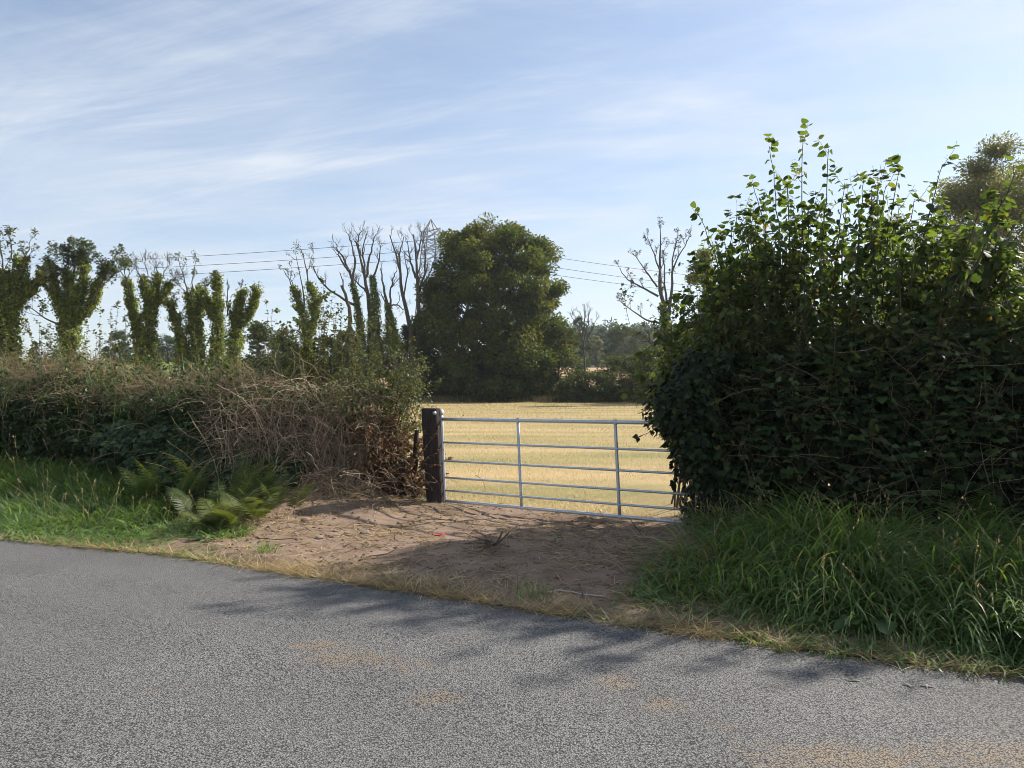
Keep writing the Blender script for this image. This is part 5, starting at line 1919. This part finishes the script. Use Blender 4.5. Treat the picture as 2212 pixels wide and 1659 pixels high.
# ------------------------------------------------------------------ grass
def scatter(rng, n, x0, x1, d0, d1):
    x = rng.uniform(x0, x1, n)
    d = rng.uniform(d0, d1, n)
    return x, edge(x) + d, d


def build_grass():
    rng = np.random.default_rng(500)
    # left verge
    g = MB()
    x, y, d = scatter(rng, 26000, -9.5, -2.4, -.04, 3.2)
    lim = np.where(x > -2.75, .3, np.where(x > -4.0, 1.25, 3.0))
    k = (d < lim) & (rng.random(len(x)) < .75 + .25 * sstep(.0, .3, d))
    x, y, d = x[k], y[k], d[k]
    n = len(x)
    cl = fbm(x * 2.2, y * 2.2, 3)
    h = (.13 + .34 * sstep(.15, 1.8, d) * np.interp(x, [-7.0, -5.2, -4.0, -3.0], [1.0, .75, .45, .25])) * rng.uniform(.55, 1.3, n) * (.6 + .8 * cl)
    az = rng.uniform(0, TAU, n) * .55 + fbm(x * 1.3, y * 1.3, 2) * TAU + rng.normal(0, .6, n)
    flat = 1 - sstep(.3, 1.1, d)
    blades(rng, g, np.stack([x, y, verge_z(x, y) - .01], 1), h * 1.25, rng.uniform(.009, .018, n), az, rng.uniform(.1, .5, n) + .45 * flat, rng.uniform(1.1, 2.7, n), 7, np.clip(rng.random(n) * .9 + .12 * (rng.random(n) < .06), 0, 1))
    tag(g.build('grass', M['grass']), 'lush green grass on the left verge below the brambles', 'grass', kind='stuff')
    # right verge, long and arching
    g = MB()
    x, y, d = scatter(rng, 35000, .4, 8.0, -.03, 3.2)
    hedge_front = np.interp(x, [1.0, 1.7, 3.0, 4.6, 8.5], [6.6, 6.95, 6.45, 5.75, 3.8])
    lim = np.minimum(hedge_front - edge(x), np.interp(x, [.5, .8, 1.1, 1.5, 1.85, 2.1], [.08, .5, 1.15, 1.9, 2.6, 9]))
    k = (d < lim) & (rng.random(len(x)) < .8 + .2 * sstep(.0, .3, d))
    x, y, d = x[k], y[k], d[k]
    n = len(x)
    cl = fbm(x * 2.0 + 7, y * 2.0, 3)
    h = (.20 + .42 * sstep(.1, 1.2, d)) * rng.uniform(.5, 1.25, n) * (.55 + .9 * cl) * np.interp(x, [.4, 1.3, 2.4], [.32, .5, .95])
    az = -2.2 + rng.normal(0, .9, n) + (fbm(x * 1.1, y * 1.1 + 9, 2) - .5) * 5
    flat = 1 - sstep(.2, .9, d)
    blades(rng, g, np.stack([x, y, verge_z(x, y) - .01], 1), h * 1.35, rng.uniform(.009, .021, n) * np.interp(d, [0, .8], [.7, 1.0]), az, rng.uniform(.05, .4, n) + .5 * flat, rng.uniform(1.3, 3.0, n), 8, np.clip(rng.random(n) * .9 + .5 * (rng.random(n) < .10 * np.interp(x, [.9, 1.9], [5, 1])), 0, 1), .35)
    tag(g.build('grass', M['grass']), 'long arching grass on the right verge under the hazel hedge', 'grass', kind='stuff')
    # dead stalks with seed heads in the verges
    g = MB()
    for x0, x1, d0, d1, m in ((-8, -3.4, .5, 2.6, 130), (1.9, 6, .3, 2.2, 150)):
        x, y, d = scatter(rng, m, x0, x1, d0, d1)
        S = strands(rng, m, np.stack([x, y, verge_z(x, y)], 1), rvec(rng, m) * .35 + np.array([0, 0, 1.]), rng.uniform(.4, .8, m) * np.where(x < 0, np.interp(x, [-6, -4], [1, .6]), 1), .08, -.03, 8)
        tubes(g, S, np.linspace(.0017, .0009, 8)[None], 3, rng.random(m))
        twig_leaves(rng, g, NARROW, S[:, 5:], 12, .022, .2, -.3, .3, .5)
    tag(g.build('seed_stalks', M['dry_grass']), 'thin dead grass stalks with seed heads in the verges', 'grass', kind='stuff')
    # dry grass along the tarmac edge
    g = MB()
    x, y, d = scatter(rng, 42000, -9, 3.6, -.06, .5)
    wdt = np.interp(x, [-9, -5, -2.6, -1.6, -.6, .4, 1.2, 2.4, 3.6], [.0, .0, .06, .40, .36, .26, .20, .0, .0]) * (.6 + .9 * fbm(x * 2.5, x * 0 + 5, 3))
    k = (d < wdt) & (fbm(x * 5, y * 5, 2) + rng.normal(0, .12, len(x)) > np.interp(x, [-.6, 0, .8], [.3, .5, .42]))
    x, y, d = x[k], y[k], d[k]
    n = len(x)
    gr = sstep(.55, .75, fbm(x * 1.8 + 3, y * 1.8, 2))
    blades(rng, g, np.stack([x, y, np.maximum(verge_z(x, y), .006)], 1), rng.uniform(.08, .24, n), rng.uniform(.0025, .006, n), rng.normal(-.4, 1.1, n) + np.pi * (rng.random(n) < .4), rng.uniform(.9, 1.5, n), rng.uniform(.1, .5, n), 4, rng.random(n))
    tag(g.build('dry_grass', M['dry_grass']), 'bleached dry grass fringe along the tarmac edge', 'grass', kind='stuff')
    # green tufts in the fringe
    for (x0, y0, hh, m, lb) in [(.16, 5.2, .17, 90, 'green tuft growing in the dry fringe below the gate'), (-2.28, 6.55, .16, 130, 'green tuft at the road edge left of the bare earth')]:
        t = MB()
        xs, ys = x0 + rng.normal(0, .07, m), y0 + rng.normal(0, .05, m)
        blades(rng, t, np.stack([xs, ys, np.full(m, .01)], 1), hh * rng.uniform(.5, 1.3, m), .005, rng.uniform(0, TAU, m), rng.uniform(.05, .5, m), rng.uniform(.2, .9, m), 5)
        tag(t.build('grass_tuft', M['grass']), lb, 'grass tuft')
    # heap of cut dead grass at the right side of the gateway
    t = MB()
    n = 1500
    xs = rng.normal(1.45, .28, n)
    ys = 6.1 + rng.normal(0, .42, n) - (xs - 1.45) * .6
    zs = .22 * np.exp(-(((xs - 1.5) / .35) ** 2 + ((ys - 6.1) / .5) ** 2))
    S = strands(rng, n, np.stack([xs, ys, zs + .02], 1), rvec(rng, n) * np.array([1, 1, .35]) + np.array([-.25, -.3, .0]), rng.uniform(.15, .45, n), .16, -.05, 6)
    S[:, :, 2] = np.maximum(S[:, :, 2], .012)
    tubes(t, S, np.linspace(.0026, .0014, 6)[None], 3, rng.random(n))
    tag(t.build('dead_grass_heap', M['dead_stem']), 'heap of dead brown grass at the right side of the gateway', 'dead grass')
    # mown field: short dry blades thinning with distance
    g = MB()
    n = 120000
    Y = 8.0 + 56 * rng.random(n) ** 2.1
    X = rng.uniform(-.62, .62, n) * Y
    X = np.where(rng.random(n) < .5, rng.uniform(-.16, .3, n) * Y, X)
    k = (Y > np.where(X < -1.2, 10.9 - .42 * (X + 1), np.where(X < 2.3, gate_y(X) + .45, 99)))
    far = (X >= 2.3) & (Y > 8.5 - .45 * (X - 2.3) + 1.2)
    k = k | far
    X, Y = X[k], Y[k]
    n = len(X)
    s = np.interp(Y, [8, 20, 64], [1, 1.5, 3.2])
    pg = fbm(X * .14 + 3, Y * .55, 3)
    tone = np.clip((pg - .42) * 2.6 + .5 + rng.normal(0, .28, n), 0, 1)
    blades(rng, g, np.stack([X, Y, .022 + 0 * X], 1), .046 * s * rng.uniform(.5, 1.5, n), .006 * s * rng.uniform(.7, 1.4, n), rng.uniform(0, TAU, n), rng.uniform(.3, 1.2, n), rng.uniform(0, .8, n), 2, tone)
    tag(g.build('stubble_grass', M['field_grass']), 'short dry blades of the mown field', 'grass', kind='stuff')
    # rough uncut strip at the foot of the far hedge
    g = MB()
    n = 16000
    X = rng.uniform(-30, 24, n)
    Y = rng.normal(62.6, .7, n)
    blades(rng, g, np.stack([X, Y, 0 * X], 1), rng.uniform(.25, .75, n), rng.uniform(.025, .05, n), rng.uniform(0, TAU, n), rng.uniform(0, .4, n), rng.uniform(0, .6, n), 3, np.clip(rng.normal(.3, .25, n), 0, 1))
    tag(g.build('rough_grass', M['field_grass']), 'uncut rough grass at the foot of the far hedge', 'grass', kind='stuff')


build_grass()


# ------------------------------------------------------------------ litter on the bare earth
def build_litter():
    rng = np.random.default_rng(600)
    n = 3900
    x = rng.uniform(-3.1, 2.2, n)
    fr, bk = edge(x) + .15, np.where(x < -1, 9.3, gate_y(x) + .6)
    y = fr + (bk - fr) * rng.random(n) ** .8
    k = fbm(x * 1.6, y * 1.6, 2) + rng.normal(0, .1, n) > .42
    x, y = x[k], y[k]
    n = len(x)
    S = strands(rng, n, np.stack([x, y, dirt_z(x, y)], 1), rvec(rng, n) * np.array([1, 1, .05]), rng.uniform(.04, .22, n), .22, 0, 5)
    S[:, :, 2] = dirt_z(S[:, :, 0], S[:, :, 1]) + .004
    S[:, 2:4, 2] += rng.uniform(0, .02, (n, 2))
    b = MB()
    tubes(b, S, rng.uniform(.0014, .0034, (n, 1)), 3, rng.random(n))
    tag(b.build('straw_litter', M['dry_grass']), 'scattered straw and root bits on the bare earth', 'litter', kind='stuff')

    m = 240
    x = rng.uniform(-3.0, 2.0, m)
    y = edge(x) + .2 + (np.where(x < -1, 9.2, gate_y(x) + .4) - edge(x) - .2) * rng.random(m)
    S = strands(rng, m, np.stack([x, y, dirt_z(x, y)], 1), rvec(rng, m) * np.array([1, 1, .1]), rng.uniform(.03, .16, m), .3, 0, 6)
    S[:, :, 2] = dirt_z(S[:, :, 0], S[:, :, 1]) + .004
    S[:, 2:4, 2] += rng.uniform(0, .03, (m, 1))
    b = MB()
    tubes(b, S, np.linspace(.003, .0012, 6)[None] * rng.uniform(.6, 1.6, (m, 1)), 4)
    tag(b.build('root_litter', M['twig']), 'dark root and twig bits strewn over the bare earth', 'litter', kind='stuff')

    def blob(mb, c, r, seed, sq=.6, sub=2):
        g = np.random.default_rng(seed)
        import bmesh
        bm = bmesh.new()
        bmesh.ops.create_icosphere(bm, subdivisions=sub, radius=1)
        v = np.array([q.co[:] for q in bm.verts])
        f = np.array([[q.index for q in p.verts] for p in bm.faces])
        bm.free()
        dirs = rvec(g, 7)
        for dd in dirs:
            h = v @ dd
            cut = g.uniform(.55, .9)
            v = v - np.maximum(h - cut, 0)[:, None] * dd * .9
        v = v * r * np.array([g.uniform(.9, 1.4), g.uniform(.7, 1.1), sq])
        mb.add(v + np.array(c), None, f)
    cl = MB()
    n = 620
    x = rng.uniform(-3.0, 2.0, n)
    fr, bk = edge(x) + .2, np.where(x < -1, 9.2, gate_y(x) + .3)
    y = fr + (bk - fr) * rng.random(n)
    for k in range(n):
        blob(cl, (x[k], y[k], float(dirt_z(x[k:k + 1], y[k:k + 1])[0]) + .004), rng.uniform(.004, .016) * (1.7 if x[k] < -1 else 1), k, .7, 1)
    tag(cl.build('pebbles', M['soil']), 'small clods and pebbles on the bare earth', 'clods', kind='stuff')
    st = [(661, 1129, .05, 'oval stone on the earth mound nearest the ferns'), (788, 1151, .055, 'largest pale stone on the left earth slope'), (748, 1151, .035, 'small stone left of the largest pale stone'), (724, 1148, .03, 'little stone farthest left of the stone trio'), (1048, 1116, .045, 'rounded stone near the gate bottom rail'),
          (690, 1172, .045, 'stone beside the dark twig on the earth slope'), (640, 1160, .03, 'dark stone low on the left earth slope'), (1205, 1114, .04, 'stone on the earth under the gate middle')]
    for k, (px, py, r, lb) in enumerate(st):
        Y = CAMZ * F / (py - CY) * (.97 if k < 4 else .985)
        X = (px - CX) / F * Y
        b = MB()
        blob(b, (X, Y, float(dirt_z(np.array([X]), np.array([Y]))[0]) + r * .25), r, 900 + k)
        tag(b.build('stone', M['stone'], smooth=False), lb, 'stone', 'stones on the bare earth')

    def g2(px, py, lift=0.0):
        Y = CAMZ * F / (py - CY)
        Y = (CAMZ - .03) * F / (py - CY)
        X = (px - CX) / F * Y
        return np.array([X, Y, float(dirt_z(np.array([X]), np.array([Y]))[0]) + .008 + lift])
    # red strip
    p = g2(952, 1160)
    b = MB()
    m = 9
    s = np.linspace(-.055, .055, m)
    zz = .006 + .006 * np.sin(s * 60)
    A = np.stack([p[0] + s, p[1] - .012 + .004 * np.sin(s * 40), p[2] + zz], 1)
    B = np.stack([p[0] + s, p[1] + .014 + .004 * np.sin(s * 40), p[2] + zz + .004], 1)
    V = np.stack([A, B, B - (0, 0, .003), A - (0, 0, .003)], 1)
    idx = np.arange(m * 4).reshape(m, 4)
    q = np.concatenate([np.stack([idx[:-1, c], idx[:-1, (c + 1) % 4], idx[1:, (c + 1) % 4], idx[1:, c]], -1) for c in range(4)])
    b.add(V, q)
    tag(b.build('plastic_strip', M['red']), 'scrap of red plastic lying on the earth', 'litter')
    # root stump with splayed roots
    t = thing('root_stump', 'torn root stump sticking out of the earth before the gate', 'stump', g2(1072, 1190))
    b = MB()
    c = g2(1070, 1190)
    for dx, dy, dz, r in [(.07, .0, .13, .014), (.13, .03, .12, .008), (.03, .02, .07, .010), (.16, .0, .15, .005)]:
        P = resample([c + (-.02, 0, -.02), c + (dx * .5, dy, dz * .45), c + (dx, dy, dz)], 7, rng, .004)
        tubes(b, P, np.linspace(r, r * .6, 7), 6, cap=True)
    b.build('stump', M['twig'], t)
    b = MB()
    for k in range(16):
        a = rng.uniform(math.pi * .75, math.pi * 1.35)
        P = strands(rng, 1, (c + (0, 0, .02))[None], np.array([[math.cos(a), math.sin(a) * .6, .12]]), rng.uniform(.12, .36), .22, -.06, 8)[0]
        P[:, 2] = np.maximum(P[:, 2], dirt_z(P[:, 0], P[:, 1]) + .004)
        tubes(b, P, np.linspace(.006, .002, 8), 4)
    b.build('roots', M['twig'], t)
    # sticks
    sticks = [([(1181, 1284), (1215, 1279), (1245, 1285), (1275, 1292), (1308, 1293)], .009, 'pale_twig', 'pale bent stick at the road edge by the right grass', 0),
              ([(775, 1212), (800, 1203), (835, 1200), (862, 1190)], .007, 'twig', 'forked dark stick on the earth near the dry grass', 0),
              ([(555, 1165), (600, 1169), (650, 1170)], .006, 'twig', 'thin dark stick near the low fern', 0),
              ([(1335, 1216), (1370, 1190), (1405, 1172)], .006, 'twig', 'dark stick on the ground beside the dead grass heap', .03),
              ([(905, 1128), (940, 1124), (985, 1128)], .006, 'twig', 'short stick in front of the gate post', 0),
              ([(868, 1236), (880, 1222), (888, 1210)], .005, 'twig', 'small stick standing in the shaded earth', .02)]
    for pts, r, mt, lb, lift in sticks:
        P = resample([g2(x, y, lift) for x, y in pts], 10, rng, .004)
        b = MB()
        tubes(b, P, np.linspace(r, r * .6, 10), 6, cap=True)
        tag(b.build('stick', M[mt]), lb, 'stick', 'sticks on the bare earth')
    # upright bent twigs
    for pts, Y, lb in [([(1392, 1175), (1385, 1155), (1368, 1130), (1359, 1119)], 7.0, 'dark bent twig rising by the right end of the gate'), ([(688, 1184), (694, 1172), (700, 1162)], 7.2, 'little dark twig standing on the left earth slope'), ([(1420, 1172), (1400, 1158), (1380, 1142)], 7.0, 'dark twig leaning beside the bent one')]:
        P = resample([at(x, y, Y) for x, y in pts], 10, rng, .003)
        P[0, 2] = min(P[0, 2], .02)
        b = MB()
        tubes(b, P, np.linspace(.007, .004, 10), 6, cap=True)
        tag(b.build('twig', M['twig']), lb, 'twig', 'twigs standing in the earth')
    # bits of pale bark on the tarmac
    for px, py, lb in [(1845, 1476, 'pale flake on the tarmac nearest the right grass'), (1962, 1486, 'pale forked flake on the tarmac'), (2002, 1488, 'small pale flake right of the forked one')]:
        Y = CAMZ * F / (py - CY)
        X = (px - CX) / F * Y
        b = MB()
        for k in range(2 if 'forked' in lb else 1):
            a = rng.uniform(-.6, .6) + k * 1.2
            zr = .007 + .03 * math.sin(max(0, float(edge(X)) - Y) / 6.2 * math.pi)
            P = np.array([(X - .03 * math.cos(a), Y - .03 * math.sin(a), zr), (X, Y, zr + .002), (X + .03 * math.cos(a), Y + .03 * math.sin(a), zr)])
            tubes(b, P, np.array([.003, .0055, .003]), 5, cap=True)
        tag(b.build('bark_flake', M['pale_twig']), lb, 'flake', 'pale flakes on the tarmac')


build_litter()


# ------------------------------------------------------------------ the hazy summer air
def build_haze():
    m, N, L = new_mat('summer_haze')
    out = N.new('ShaderNodeOutputMaterial')
    v = N.new('ShaderNodeVolumePrincipled')
    v.inputs['Color'].default_value = (.86, .92, 1, 1)
    v.inputs['Density'].default_value = .0003
    v.inputs['Anisotropy'].default_value = .35
    L.new(v.outputs[0], out.inputs['Volume'])
    b = MB()
    box(b, (0, 440, 40), (1860, 1000, 88))
    tag(b.build('haze', m, smooth=False), 'thin summer haze over the fields', 'haze', kind='stuff')


build_haze()
